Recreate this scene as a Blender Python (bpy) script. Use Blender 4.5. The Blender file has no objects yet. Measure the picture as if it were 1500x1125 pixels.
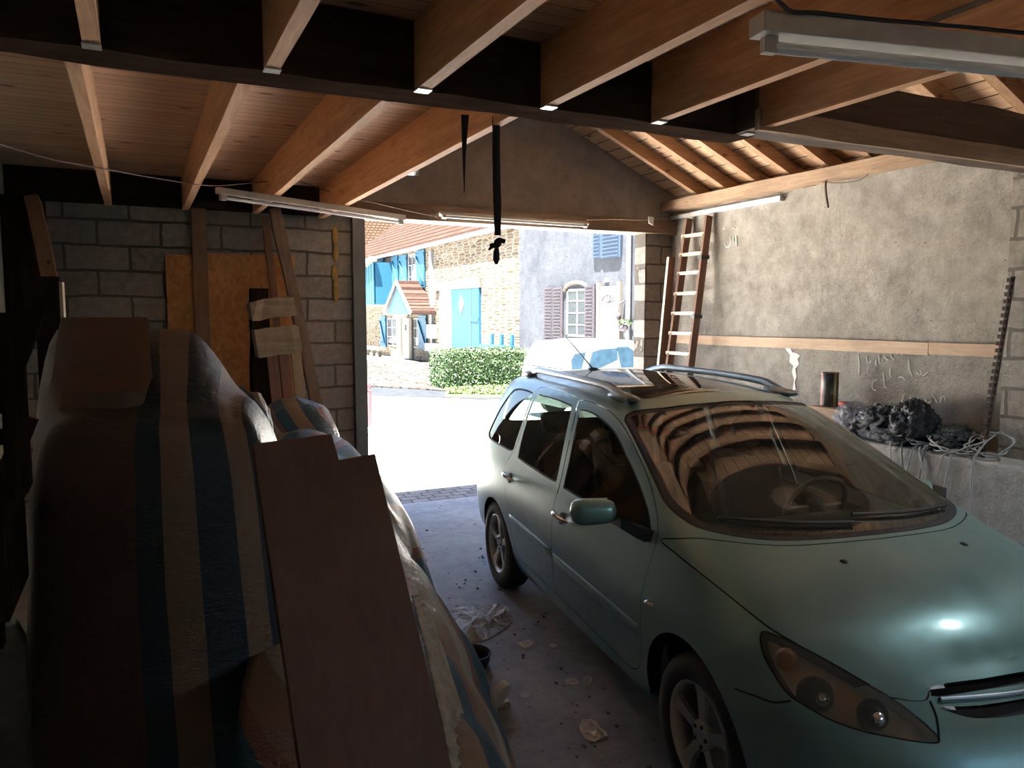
import bpy, bmesh, math, random
from mathutils import Vector, Matrix, kdtree, noise as mnoise
from mathutils.geometry import delaunay_2d_cdt
random.seed(7)
SC = bpy.context.scene
COL = SC.collection
PI = math.pi

# ------------------------------------------------------------------ camera geometry (also used to survey positions)
FPX = 1130.0
PITCH = math.atan(100 / FPX)
YAW = math.radians(25.9)
CAMH = 1.96
_F = Vector((math.sin(YAW) * math.cos(PITCH), math.cos(YAW) * math.cos(PITCH), -math.sin(PITCH)))
_R = Vector((math.cos(YAW), -math.sin(YAW), 0))
_U = _R.cross(_F)
CAMP = Vector((0, 0, CAMH))
def ray(x, y):
    return _F + _R * ((x - 750) / FPX) - _U * ((y - 562.5) / FPX)
def onz(x, y, z):
    r = ray(x, y); return CAMP + r * ((z - CAMH) / r.z)
def ony(x, y, Y):
    r = ray(x, y); return CAMP + r * (Y / r.y)
def onx(x, y, X):
    r = ray(x, y); return CAMP + r * (X / r.x)

# ------------------------------------------------------------------ tagging
def tag(o, label=None, cat=None, group=None, kind=None):
    if label: o['label'] = label
    if cat: o['category'] = cat
    if group: o['group'] = group
    if kind: o['kind'] = kind
    return o
def thing(name, loc, label, cat, group=None):
    o = bpy.data.objects.new(name, None)
    COL.objects.link(o); o.location = Vector(loc)
    o.empty_display_size = 0.1
    return tag(o, label, cat, group)
def copy_tree(o, parent=None):
    c = o.copy(); COL.objects.link(c); c.parent = parent
    for ch in list(o.children): copy_tree(ch, c)
    return c
def origin_of(p):
    v = Vector((0, 0, 0))
    while p is not None:
        v = v + p.location; p = p.parent
    return v

# ------------------------------------------------------------------ mesh builder (world coordinates)
class MB:
    def __init__(s): s.v = []; s.f = []; s.sm = []
    def add(s, vs, fs, smooth=False):
        b = len(s.v); s.v += [Vector(v) for v in vs]
        for f in fs: s.f.append([b + i for i in f]); s.sm.append(smooth)
        return s
    def obox(s, c, ax, ay, az):
        """box from centre and three half-axis vectors"""
        c = Vector(c); ax = Vector(ax); ay = Vector(ay); az = Vector(az)
        vs = [c + ax * i + ay * j + az * k for i in (-1, 1) for j in (-1, 1) for k in (-1, 1)]
        fs = [(0, 1, 3, 2), (4, 6, 7, 5), (0, 4, 5, 1), (2, 3, 7, 6), (0, 2, 6, 4), (1, 5, 7, 3)]
        if ax.cross(ay).dot(az) < 0: fs = [tuple(reversed(f)) for f in fs]
        return s.add(vs, fs)
    def box(s, x0, x1, y0, y1, z0, z1):
        return s.obox(((x0+x1)/2, (y0+y1)/2, (z0+z1)/2), (abs(x1-x0)/2, 0, 0), (0, abs(y1-y0)/2, 0), (0, 0, abs(z1-z0)/2))
    def beam(s, p0, p1, w, h, up=(0, 0, 1), segs=1, wob=0.0):
        """rectangular bar from p0 to p1; w across, h along up"""
        p0 = Vector(p0); p1 = Vector(p1); d = (p1 - p0)
        dn = d.normalized(); up = Vector(up); sx = dn.cross(up).normalized(); uz = sx.cross(dn).normalized()
        if segs <= 1 and not wob:
            return s.obox((p0 + p1) / 2, sx * (w / 2), dn * (d.length / 2), uz * (h / 2))
        rings = []
        for i in range(segs + 1):
            c = p0 + d * (i / segs)
            j = lambda: (random.random() - .5) * 2 * wob
            rings.append([c + sx * (a * w / 2 + j()) + uz * (b * h / 2 + j()) for a, b in ((-1, -1), (1, -1), (1, 1), (-1, 1))])
        return s.loft(rings, smooth=False)
    def loft(s, rings, smooth=True, caps=True, closed=True):
        n = len(rings[0]); vs = [p for r in rings for p in r]; fs = []
        for i in range(len(rings) - 1):
            for k in range(n if closed else n - 1):
                a = i * n + k; b = i * n + (k + 1) % n
                fs.append((a, b, b + n, a + n))
        s.add(vs, fs, smooth)
        if caps:
            s.add(rings[0], [tuple(reversed(range(n)))]); s.add(rings[-1], [tuple(range(n))])
        return s
    def tube(s, pts, r, n=8, caps=True, flat=1.0, up=None):
        pts = [Vector(p) for p in pts]; rings = []
        rr = r if isinstance(r, (list, tuple)) else [r] * len(pts)
        prev = None
        for i, p in enumerate(pts):
            t = (pts[min(i + 1, len(pts) - 1)] - pts[max(i - 1, 0)]).normalized()
            if prev is None:
                a = Vector(up) if up else (Vector((0, 0, 1)) if abs(t.z) < .9 else Vector((1, 0, 0)))
            else: a = prev
            x = a - t * a.dot(t)
            if x.length < 1e-6: x = t.orthogonal()
            x.normalize(); y = t.cross(x); prev = x
            rings.append([p + x * math.cos(2*PI*k/n) * rr[i] * flat + y * math.sin(2*PI*k/n) * rr[i] for k in range(n)])
        return s.loft(rings, True, caps)
    def cyl(s, p0, p1, r, r1=None, n=16):
        return s.tube([p0, p1], [r, r if r1 is None else r1], n)
    def ball(s, c, rx, ry=None, rz=None, n=12, m=8):
        ry = ry or rx; rz = rz or rx; c = Vector(c)
        rings = []
        for i in range(m + 1):
            a = -PI/2 + PI * i / m
            q = max(math.cos(a), 1e-3)
            rings.append([c + Vector((rx*q*math.cos(2*PI*k/n), ry*q*math.sin(2*PI*k/n), rz*math.sin(a))) for k in range(n)])
        return s.loft(rings, True, True)
    def grid(s, rows, smooth=True, wrap=False):
        n = len(rows[0]); vs = [p for r in rows for p in r]; fs = []
        for i in range(len(rows) - 1):
            for k in range(n - 1): a = i * n + k; fs.append((a, a + 1, a + n + 1, a + n))
        return s.add(vs, fs, smooth)
    def prism(s, poly, off):
        """planar polygon (3D points) extruded by vector off"""
        poly = [Vector(p) for p in poly]; off = Vector(off); n = len(poly)
        nrm = Vector((0, 0, 0))
        for i in range(n): nrm += poly[i].cross(poly[(i+1) % n])
        if nrm.dot(off) > 0: poly = poly[::-1]
        vs = poly + [p + off for p in poly]
        fs = [tuple(range(n)), tuple(reversed(range(n, 2*n)))] + [(i, i+n, (i+1) % n + n, (i+1) % n) for i in range(n)]
        return s.add(vs, fs)
    def build(s, name, mat, parent=None, label=None, cat=None, group=None, kind=None, bevel=0, subsurf=0, loc=None, uv=None):
        me = bpy.data.meshes.new(name)
        if parent is not None: o0 = origin_of(parent)
        elif loc is not None: o0 = Vector(loc)
        else:
            mn = Vector((min(v.x for v in s.v), min(v.y for v in s.v), min(v.z for v in s.v)))
            mx = Vector((max(v.x for v in s.v), max(v.y for v in s.v), max(v.z for v in s.v)))
            o0 = Vector(((mn.x+mx.x)/2, (mn.y+mx.y)/2, mn.z))
        me.from_pydata([v - o0 for v in s.v], [], s.f)
        me.polygons.foreach_set('use_smooth', s.sm)
        mats = mat if isinstance(mat, (list, tuple)) else [mat]
        for m in mats: me.materials.append(m)
        me.validate(); me.update()
        o = bpy.data.objects.new(name, me); COL.objects.link(o)
        if parent is not None: o.parent = parent
        else: o.location = o0
        if bevel:
            m = o.modifiers.new('bevel', 'BEVEL'); m.width = bevel; m.segments = 2; m.limit_method = 'ANGLE'; m.angle_limit = math.radians(40)
        if subsurf:
            m = o.modifiers.new('sub', 'SUBSURF'); m.levels = subsurf; m.render_levels = subsurf
        if label or cat or group or kind: tag(o, label, cat, group, kind)
        return o

def smooth_poly(pts, n=6, closed=True):
    """Catmull-Rom resample"""
    pts = [Vector(p) for p in pts]; N = len(pts); out = []
    rng = range(N) if closed else range(N - 1)
    for i in rng:
        g = (lambda k: pts[k % N]) if closed else (lambda k: pts[max(0, min(N-1, k))])
        p0, p1, p2, p3 = g(i-1), g(i), g(i+1), g(i+2)
        for q in range(n):
            t = q / n
            out.append(0.5 * ((2*p1) + (p2-p0)*t + (2*p0-5*p1+4*p2-p3)*t*t + (3*p1-p0-3*p2+p3)*t*t*t))
    if not closed: out.append(pts[-1])
    return out

# ------------------------------------------------------------------ materials
class NT:
    def __init__(s, name):
        s.m = bpy.data.materials.new(name); s.m.use_nodes = True
        s.t = s.m.node_tree; s.n = s.t.nodes; s.b = s.n['Principled BSDF']
        s.co = None
    def new(s, k, **kw):
        n = s.n.new(k)
        for a, v in kw.items(): setattr(n, a, v)
        return n
    def link(s, a, b): s.t.links.new(a, b)
    def coords(s, scale=(1, 1, 1), rot=(0, 0, 0), kind='Object', warp=0, warp_scale=2):
        tc = s.new('ShaderNodeTexCoord'); mp = s.new('ShaderNodeMapping')
        if kind == 'World':
            g = s.new('ShaderNodeNewGeometry'); src = g.outputs['Position']
        else: src = tc.outputs[kind]
        if warp:
            nz = s.new('ShaderNodeTexNoise'); nz.inputs['Scale'].default_value = warp_scale; nz.inputs['Detail'].default_value = 2
            s.link(src, nz.inputs['Vector'])
            mx = s.new('ShaderNodeVectorMath', operation='MULTIPLY_ADD')
            s.link(nz.outputs['Color'], mx.inputs[0]); mx.inputs[1].default_value = (warp,) * 3; s.link(src, mx.inputs[2]); src = mx.outputs[0]
        s.link(src, mp.inputs['Vector'])
        mp.inputs['Scale'].default_value = scale; mp.inputs['Rotation'].default_value = rot
        return mp.outputs[0]
    def noise(s, vec, scale=5, detail=4, rough=.6, dist=0):
        n = s.new('ShaderNodeTexNoise'); s.link(vec, n.inputs['Vector'])
        n.inputs['Scale'].default_value = scale; n.inputs['Detail'].default_value = detail
        n.inputs['Roughness'].default_value = rough; n.inputs['Distortion'].default_value = dist
        return n.outputs['Fac']
    def ramp(s, fac, stops):
        r = s.new('ShaderNodeValToRGB'); s.link(fac, r.inputs['Fac'])
        e = r.color_ramp.elements
        while len(e) > 1: e.remove(e[-1])
        e[0].position = stops[0][0]; e[0].color = _c(stops[0][1])
        for p, c in stops[1:]:
            x = e.new(p); x.color = _c(c)
        return r.outputs['Color']
    def mix(s, fac, a, b, mode='MIX'):
        m = s.new('ShaderNodeMixRGB', blend_type=mode)
        for sock, v in ((m.inputs['Fac'], fac), (m.inputs['Color1'], a), (m.inputs['Color2'], b)):
            if isinstance(v, bpy.types.NodeSocket): s.link(v, sock)
            elif isinstance(v, (int, float)): sock.default_value = v
            else: sock.default_value = _c(v)
        return m.outputs['Color']
    def bump(s, h, strength=.3, dist=.01):
        b = s.new('ShaderNodeBump'); b.inputs['Strength'].default_value = strength; b.inputs['Distance'].default_value = dist
        s.link(h, b.inputs['Height']); s.link(b.outputs[0], s.b.inputs['Normal']); return b
    def base(s, c):
        if isinstance(c, bpy.types.NodeSocket): s.link(c, s.b.inputs['Base Color'])
        else: s.b.inputs['Base Color'].default_value = _c(c)
    def set(s, **kw):
        for k, v in kw.items():
            sock = s.b.inputs[k]
            if isinstance(v, bpy.types.NodeSocket): s.link(v, sock)
            else: sock.default_value = v
        return s
def _c(c):
    return tuple(c) + (1,) if len(c) == 3 else tuple(c)
def plain(name, col, rough=.6, metal=0, spec=.5, var=.12, nscale=8, **kw):
    t = NT(name); v = t.coords()
    d = tuple(x * (1 - var) for x in col); l = tuple(min(1, x * (1 + var)) for x in col)
    t.base(t.ramp(t.noise(v, nscale, 4), [(.3, d), (.7, l)]))
    t.set(Roughness=rough, Metallic=metal); t.b.inputs['Specular IOR Level'].default_value = spec
    for k, x in kw.items(): t.b.inputs[k.replace('_', ' ')].default_value = x
    return t.m
def wood(name, c0, c1, axis=0, rough=.75, scale=1.0, knots=True, dirt=.3):
    t = NT(name)
    sc = [14 * scale] * 3; sc[axis] = .9 * scale
    v = t.coords(tuple(sc), warp=.04, warp_scale=3)
    g = t.noise(v, 2.2, 6, .65, 1.0)
    col = t.ramp(g, [(.25, c0), (.5, tuple((a+b)/2 for a, b in zip(c0, c1))), (.75, c1)])
    v2 = t.coords()
    dn = t.noise(v2, 1.7, 5, .7)
    col = t.mix(t.ramp(dn, [(.42, (0, 0, 0)), (.75, (dirt,) * 3)]), col, tuple(x * .35 for x in c0))
    if knots:
        ks = [3.2 * scale] * 3; ks[axis] = 1.6 * scale
        vo = t.new('ShaderNodeTexVoronoi'); t.link(t.coords(tuple(ks)), vo.inputs['Vector']); vo.inputs['Scale'].default_value = 1.3
        kf = t.ramp(vo.outputs['Distance'], [(.045, (.75,) * 3), (.085, (0, 0, 0))])
        col = t.mix(kf, col, tuple(x * .3 for x in c0))
    t.base(col); t.set(Roughness=rough); t.b.inputs['Specular IOR Level'].default_value = .25
    t.bump(g, .25, .004)
    return t.m
# ------------------------------------------------------------------ car body surface
def _tab():
    T = []
    T.append([(.12,0,.25),(.02,0,.32),(0,0,.45),(0,0,.62),(.03,0,.82),(.06,0,1.0),(.11,0,1.22),(.20,0,1.445),(.27,0,1.505),(.36,0,1.525),(.48,0,1.54)])
    T.append([(.14,.42,.25),(.04,.45,.32),(.02,.46,.45),(.02,.46,.62),(.05,.45,.82),(.08,.42,1.0),(.13,.39,1.22),(.22,.35,1.44),(.30,.28,1.495),(.4,.15,1.52),(.52,0,1.545)])
    T.append([(.28,.66,.25),(.18,.75,.32),(.15,.78,.45),(.14,.79,.62),(.15,.78,.82),(.18,.75,1.0),(.22,.67,1.21),(.31,.57,1.425),(.38,.49,1.492),(.5,.26,1.525),(.65,0,1.556)])
    T.append([(.5,.72,.25),(.5,.82,.32),(.5,.85,.45),(.5,.87,.65),(.49,.86,.84),(.49,.81,1.01),(.5,.735,1.21),(.55,.635,1.43),(.60,.545,1.502),(.68,.29,1.545),(.8,0,1.565)])
    def st(x, jb, belt, mid, rail, top, q, sp):
        w, z5 = belt
        return [(x,.74,.19),(x,.81,.25),(x,.845,.42),(x,.868+jb,.64),(x,.86+jb*.7,z5-.14),(x,w,z5),(x,)+mid,(x,)+rail,(x,)+top,(x,)+q,sp]
    T.append(st(.95,.008,(.81,.99),(.735,1.21),(.64,1.435),(.54,1.508),(.29,1.56),(1.05,0,1.578)))
    T.append(st(1.45,0,(.81,.97),(.73,1.21),(.635,1.445),(.535,1.518),(.29,1.566),(1.5,0,1.582)))
    T.append(st(1.95,0,(.81,.955),(.725,1.20),(.63,1.43),(.53,1.507),(.29,1.554),(1.97,0,1.572)))
    T.append(st(2.4,0,(.81,.94),(.725,1.18),(.62,1.385),(.525,1.465),(.28,1.52),(2.4,0,1.54)))
    T.append(st(2.8,.0,(.81,.925),(.745,1.12),(.66,1.262),(.55,1.33),(.29,1.378),(2.8,0,1.395)))
    T.append(st(3.15,.005,(.815,.905),(.782,1.025),(.715,1.105),(.58,1.158),(.30,1.198),(3.17,0,1.213)))
    T.append(st(3.5,.01,(.815,.88),(.785,.94),(.72,.985),(.57,1.018),(.30,1.043),(3.52,0,1.053)))
    T.append([(3.83,.74,.19),(3.84,.80,.25),(3.85,.84,.40),(3.85,.865,.58),(3.85,.85,.71),(3.85,.805,.81),(3.85,.75,.87),(3.85,.66,.912),(3.85,.51,.945),(3.86,.27,.972),(3.87,0,.983)])
    T.append([(4.06,.68,.20),(4.12,.74,.26),(4.14,.77,.40),(4.13,.775,.53),(4.11,.755,.64),(4.09,.71,.72),(4.07,.63,.78),(4.06,.54,.82),(4.06,.41,.85),(4.07,.21,.875),(4.08,0,.885)])
    T.append([(4.25,.40,.20),(4.34,.43,.26),(4.36,.44,.40),(4.345,.44,.52),(4.30,.42,.61),(4.26,.39,.67),(4.22,.34,.72),(4.19,.29,.755),(4.17,.22,.78),(4.16,.12,.80),(4.16,0,.81)])
    T.append([(4.31,0,.20),(4.41,0,.26),(4.43,0,.40),(4.42,0,.51),(4.375,0,.60),(4.33,0,.66),(4.28,0,.71),(4.24,0,.745),(4.21,0,.77),(4.19,0,.785),(4.18,0,.793)])
    return T
_T = [[Vector(p) for p in r] for r in _tab()]
NS = len(_T) - 1; NV = len(_T[0]) - 1
def _get(T, i, j):
    fl = False
    if j > NV: j = 2 * NV - j; fl = not fl
    if i < 0: i = -i; fl = not fl
    if i > NS: i = 2 * NS - i; fl = not fl
    if j < 0:
        a = T[i][0]; b = T[i][-j]; p = a * 2 - b
    else: p = T[i][j]
    return Vector((p.x, -p.y, p.z)) if fl else p
def _smooth(T):
    w = ((-1, 1/6), (0, 4/6), (1, 1/6)); out = []
    for i in range(NS + 1):
        row = []
        for j in range(NV + 1):
            p = Vector((0, 0, 0))
            for a, wa in w:
                for b, wb in w: p += _get(T, i + a, j + b) * (wa * wb)
            row.append(p)
        out.append(row)
    return out
_S = _smooth(_T)
_C = [[_T[i][j] + (_T[i][j] - _S[i][j]) * .9 for j in range(NV + 1)] for i in range(NS + 1)]
_CG = {(i, j): _get(_C, i, j) for i in range(-2, NS + 3) for j in range(-2, NV + 3)}
def _bw(t):
    return ((1-t)**3/6, (3*t**3-6*t*t+4)/6, (-3*t**3+3*t*t+3*t+1)/6, t**3/6)
def CP(s, v):
    s = min(max(s, 0), NS); v = min(max(v, 0), NV)
    i = min(int(s), NS - 1); j = min(int(v), NV - 1)
    ws = _bw(s - i); wv = _bw(v - j)
    x = y = z = 0.0
    for a in range(4):
        for b in range(4):
            w = ws[a] * wv[b]; p = _CG[(i - 1 + a, j - 1 + b)]
            x += w * p.x; y += w * p.y; z += w * p.z
    return Vector((x, y, z))
def CN(s, v):
    s = min(max(s, .02), NS - .02); v = min(max(v, .02), NV - .02); e = .015
    n = (CP(s + e, v) - CP(s - e, v)).cross(CP(s, v + e) - CP(s, v - e))
    n.normalize()
    return n
_m = CP(6.5, 3); _sgn = 1 if CN(6.5, 3).y > 0 else -1
def CNo(s, v): return CN(s, v) * _sgn
# inverse lookups
_dense = []
for a in range(NS * 8 + 1):
    for b in range(NV * 8 + 1):
        s = a / 8; v = b / 8; _dense.append((s, v, CP(s, v)))
def _mk(filt, proj):
    L = [d for d in _dense if filt(d)]; k = kdtree.KDTree(len(L))
    for i, d in enumerate(L): k.insert(proj(d[2]), i)
    k.balance()
    def inv(p):
        q = Vector(proj(Vector(p))); _, i, _ = k.find(q)
        s, v, _ = L[i]; st = .06
        best = (Vector(proj(CP(s, v))) - q).length
        while st > .0015:
            imp = False
            for ds, dv in ((st, 0), (-st, 0), (0, st), (0, -st), (st, st), (-st, st), (st, -st), (-st, -st)):
                s2 = min(max(s + ds, 0), NS); v2 = min(max(v + dv, 0), NV)
                d = (Vector(proj(CP(s2, v2))) - q).length
                if d < best - 1e-7: best = d; s, v = s2, v2; imp = True
            if not imp: st *= .5
        return (s, v)
    return inv
inv_side = _mk(lambda d: d[1] <= 8.2 and 1.8 <= d[0] <= 12.5, lambda p: (p.x, 0, p.z))
inv_top = _mk(lambda d: d[1] >= 5.0 and d[0] > 3, lambda p: (p.x, p.y, 0))
inv_front = _mk(lambda d: d[0] > 11.0, lambda p: (0, p.y, p.z))
inv_3d = _mk(lambda d: True, lambda p: (p.x, p.y, p.z))
# ------------------------------------------------------------------ the parked car
CAR_O = Vector((3.13, 4.85, 0)); CF = Vector((-.139, -.990, 0)).normalized(); CL = Vector((.990, -.139, 0)).normalized()
def W(p, side=1):
    """car coordinates (x from the tail, y outwards, z) to the garage; side -1 is the flank towards the camera"""
    return CAR_O + CF * (p[0] - .85) + CL * (p[1] * side) + Vector((0, 0, p[2]))
def WN(n, side=1): return CF * n[0] + CL * (n[1] * side) + Vector((0, 0, n[2]))

def outline(pts, inv, n=6, closed=True):
    """outline given in car space; 2-tuples use inv's projection, 3-tuples snap in space"""
    P = []
    for p in pts:
        if len(p) == 3: P.append(Vector(p))
        elif inv is inv_side: P.append(Vector((p[0], 0, p[1])))
        elif inv is inv_top: P.append(Vector((p[0], p[1], 0)))
        else: P.append(Vector((0, p[0], p[1])))
    P = smooth_poly(P, n, closed) if n > 1 else P
    return [(inv_3d if len(pts[0]) == 3 else inv)(p) for p in P]
def grow(poly, d):
    """offset an outline outwards by d metres measured on the body surface"""
    n = len(poly); area = sum(poly[i][0]*poly[(i+1) % n][1] - poly[(i+1) % n][0]*poly[i][1] for i in range(n))
    sg = 1 if area > 0 else -1; out = []
    for i in range(n):
        s, v = poly[i]; e = .05
        p = CP(s, v); ls = max((CP(min(s+e, NS), v) - CP(max(s-e, 0), v)).length / (2*e), .03); lv = max((CP(s, min(v+e, NV)) - CP(s, max(v-e, 0))).length / (2*e), .03)
        a = poly[i-1]; b = poly[(i+1) % n]
        tx, ty = (b[0]-a[0]) * ls, (b[1]-a[1]) * lv; L = math.hypot(tx, ty) or 1
        out.append((s + sg * ty / L * d / ls, v - sg * tx / L * d / lv))
    return out
def inside(p, poly):
    x, y = p; c = False; j = len(poly) - 1
    for i in range(len(poly)):
        xi, yi = poly[i]; xj, yj = poly[j]
        if (yi > y) != (yj > y) and x < (xj - xi) * (y - yi) / (yj - yi) + xi: c = not c
        j = i
    return c
def closeup(poly, top=None):
    """half outline ending on the centreline v=NV: pushed just past it so the mirror half meets it"""
    return [(s, NV + .3) if v > NV - .02 else (s, v) for s, v in poly]

fd = [(1.85,1.455),(2.02,1.452),(2.25,1.425),(2.47,1.36),(2.69,1.27),(2.91,1.165),(3.05,1.075),(3.115,1.0),(3.12,.93),(3.12,.83),(3.125,.75),(3.11,.58),(3.07,.40),(3.0,.34),(2.9,.325),(2.5,.34),(2.1,.347),(2.02,.352),(2.0,.42),(2.012,.6),(2.012,.76),(1.985,.88),(1.975,.97),(1.93,1.15),(1.87,1.35),(1.83,1.43)]
rd = [(1.10,1.45),(1.20,1.474),(1.40,1.48),(1.65,1.468),(1.795,1.452),(1.822,1.42),(1.86,1.35),(1.92,1.15),(1.965,.97),(1.975,.88),(2.0,.76),(2.0,.6),(1.988,.42),(2.0,.355),(1.95,.345),(1.6,.35),(1.34,.352),(1.27,.40),(1.22,.50),(1.175,.66),(1.12,.78),(1.045,.87),(1.035,.94),(1.075,1.01),(1.10,1.10),(1.10,1.35)]
fg = [(1.91,1.402),(2.09,1.396),(2.36,1.34),(2.585,1.25),(2.80,1.158),(2.97,1.068),(3.045,1.0),(3.05,.965),(3.0,.95),(2.8,.965),(2.55,.978),(2.08,.982),(2.035,1.0),(1.99,1.15),(1.93,1.33),(1.90,1.38)]
rg = [(1.17,1.41),(1.25,1.42),(1.45,1.422),(1.70,1.412),(1.755,1.40),(1.80,1.31),(1.87,1.09),(1.89,1.01),(1.87,.99),(1.58,.995),(1.24,1.01),(1.20,1.03),(1.17,1.135),(1.16,1.29)]
qg = [(.62,1.385),(.70,1.415),(.85,1.425),(1.03,1.42),(1.055,1.40),(1.06,1.30),(1.06,1.10),(1.045,1.035),(.84,1.03),(.56,1.04),(.47,1.06),(.46,1.10),(.52,1.26)]
ws = [(2.53,0),(2.522,.2),(2.475,.42),(2.40,.555),(2.40,.595),(2.49,.614),(2.9,.69),(3.07,.718),(3.2,.71),(3.30,.675),(3.40,.575),(3.48,.42),(3.53,.2),(3.545,0)]
hd = [(3.59,0,1.05),(3.575,.2,1.05),(3.53,.43,1.045),(3.43,.62,1.04),(3.30,.735,1.01),(3.16,.79,.985),(3.30,.795,.966),(3.58,.783,.924),(3.79,.759,.879),(3.89,.733,.853),(4.05,.635,.79),(4.14,.553,.74),(4.18,.493,.722),(4.207,.41,.716),(4.198,.378,.737),(4.195,.32,.75),(4.214,.164,.755),(4.222,0,.757)]
lp = [(3.85,.776,.845),(3.891,.746,.846),(3.961,.702,.83),(4.05,.633,.794),(4.122,.567,.754),(4.178,.51,.718),(4.225,.469,.682),(4.261,.44,.651),(4.285,.425,.62),(4.266,.486,.621),(4.232,.558,.63),(4.184,.639,.641),(4.124,.712,.661),(4.067,.759,.685),(4.02,.786,.703),(3.963,.797,.742),(3.895,.797,.79)]
g1 = [(.374,.732),(.362,.744),(.313,.748),(.164,.753),(0,.755),(0,.732),(.187,.730),(.334,.723),(.378,.724)]
g2 = [(.37,.700),(.267,.698),(.067,.702),(0,.702),(0,.668),(.094,.669),(.199,.668),(.287,.672),(.35,.688)]
g3 = [(0,.44),(.3,.44),(.52,.42),(.56,.35),(.5,.29),(.3,.28),(0,.28)]
rw = [(0,1.10),(.3,1.10),(.54,1.12),(.56,1.2),(.51,1.38),(.42,1.43),(.2,1.45),(0,1.455)]
tl = [(.20,.76,1.02),(.32,.83,1.04),(.40,.835,1.0),(.37,.85,.86),(.30,.85,.76),(.19,.80,.74),(.10,.66,.80),(.10,.60,.98)]
inv_rear = _mk(lambda d: d[0] < 2.6, lambda p: (0, p.y, p.z))
def ell(cx, cz, r, n=40): return [(cx + r*math.cos(2*PI*i/n), cz + r*math.sin(2*PI*i/n)) for i in range(n)]
def half(pts, inv):       # open half outline on the centreline
    P = outline(pts, inv, 6, False)
    P[0] = (P[0][0], NV + .4) if inv is not inv_front and inv is not inv_rear else P[0]
    return P
def flat_half(pts, kind):
    if kind == 'top': Q = outline(pts, inv_top, 6, False)
    elif kind == '3d': Q = outline(pts, inv_3d, 6, False)
    a, b = Q[0], Q[-1]
    return [(a[0], NV + .5)] + Q + [(b[0], NV + .5)]
def end_half(pts, inv, send):     # outline whose closing side lies on the nose (s = NS) or tail (s = 0) centreline
    k = [i for i, p in enumerate(pts) if p[0] == 0]
    if k == [0, len(pts) - 1]: seq = pts
    else:
        i = k[-1]; seq = pts[i:] + pts[:i]       # start and end on the centreline
    Q = outline(seq, inv, 5, False)
    out = send + (.5 if send > 0 else -.5)
    return [(out, Q[0][1])] + Q + [(out, Q[-1][1])]
def arch(cx, r):
    Q = [inv_side(Vector((cx + r*math.cos(a), 0, .317 + r*math.sin(a)))) for a in [PI * i / 26 for i in range(27)]]
    return [(Q[0][0], -1)] + Q + [(Q[-1][0], -1)]
RG = [
    ('arch', arch(.85, .338)), ('arch', arch(3.50, .372)),
    ('fglass', outline(fg, inv_side)), ('rglass', outline(rg, inv_side)), ('qglass', outline(qg, inv_side)),
    ('windshield', [(a, NV + .5) if v0 > NV - .03 else (a, b) for (a, b), (_, v0) in zip(grow(flat_half(ws, 'top'), -.03), flat_half(ws, 'top'))]), ('frit', flat_half(ws, 'top')),
    ('lamp', outline(lp, inv_3d)),
    ('grille', end_half(g1, inv_front, NS)), ('grille', end_half(g2, inv_front, NS)), ('grille', end_half(g3, inv_front, NS)),
    ('rearglass', end_half(rw, inv_rear, 0)), ('tail', outline(tl, inv_3d)),
]
roofg = [(1.0,0),(1.01,.3),(1.04,.43),(1.12,.46),(1.7,.455),(2.2,.44),(2.30,.42),(2.34,.3),(2.37,0)]
RG.append(('roofglass', flat_half(roofg, 'top')))
for nm, key in (('fglass', 'seal'), ('rglass', 'seal'), ('qglass', 'seal'), ('frit', 'seal2'), ('lamp', 'gap'), ('roofglass', 'gap'), ('rearglass', 'seal')):
    for k, p in [r for r in RG if r[0] == nm]: RG.append((key, grow(p, {'seal': .011, 'seal2': .012, 'gap': .005}[key])))
FD = outline(fd, inv_side, 5); RD = outline(rd, inv_side, 5); HD = flat_half(hd, '3d')
RG += [('fdoor', FD), ('rdoor', RD), ('hood', HD), ('gap', grow(FD, .0045)), ('gap', grow(RD, .0045)), ('gap', grow(HD, .006))]

vs2 = []; ed = []
for a in range(NS * 9 + 1):
    for b in range(NV * 7 + 1): vs2.append(Vector((a / 9, b / 7)))
ns = NS * 9; nv = NV * 7 + 1
for a in range(ns): ed.append((a * nv, (a + 1) * nv)); ed.append((a * nv + nv - 1, (a + 1) * nv + nv - 1))
for b in range(nv - 1): ed.append((b, b + 1)); ed.append((ns * nv + b, ns * nv + b + 1))
for _, poly in RG:
    b0 = len(vs2); vs2 += [Vector(p) for p in poly]; n = len(poly)
    ed += [(b0 + i, b0 + (i + 1) % n) for i in range(n)]
ov, oe, of, *_ = delaunay_2d_cdt(vs2, ed, [], 0, 1e-5)
cls = {}
boxes = [(min(p[0] for p in q), max(p[0] for p in q), min(p[1] for p in q), max(p[1] for p in q)) for _, q in RG]
for f in of:
    cx = sum(ov[i][0] for i in f) / 3; cy = sum(ov[i][1] for i in f) / 3
    if cx < 0 or cx > NS or cy < 0 or cy > NV: continue
    key = 'body'
    for (k, q), bb in zip(RG, boxes):
        if bb[0] <= cx <= bb[1] and bb[2] <= cy <= bb[3] and inside((cx, cy), q): key = k; break
    cls.setdefault(key, []).append(f)
_cache = {}
def PNc(i):
    if i not in _cache:
        s, v = min(max(ov[i][0], 0), NS), min(max(ov[i][1], 0), NV); _cache[i] = (CP(s, v), CNo(s, v))
    return _cache[i]
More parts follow.
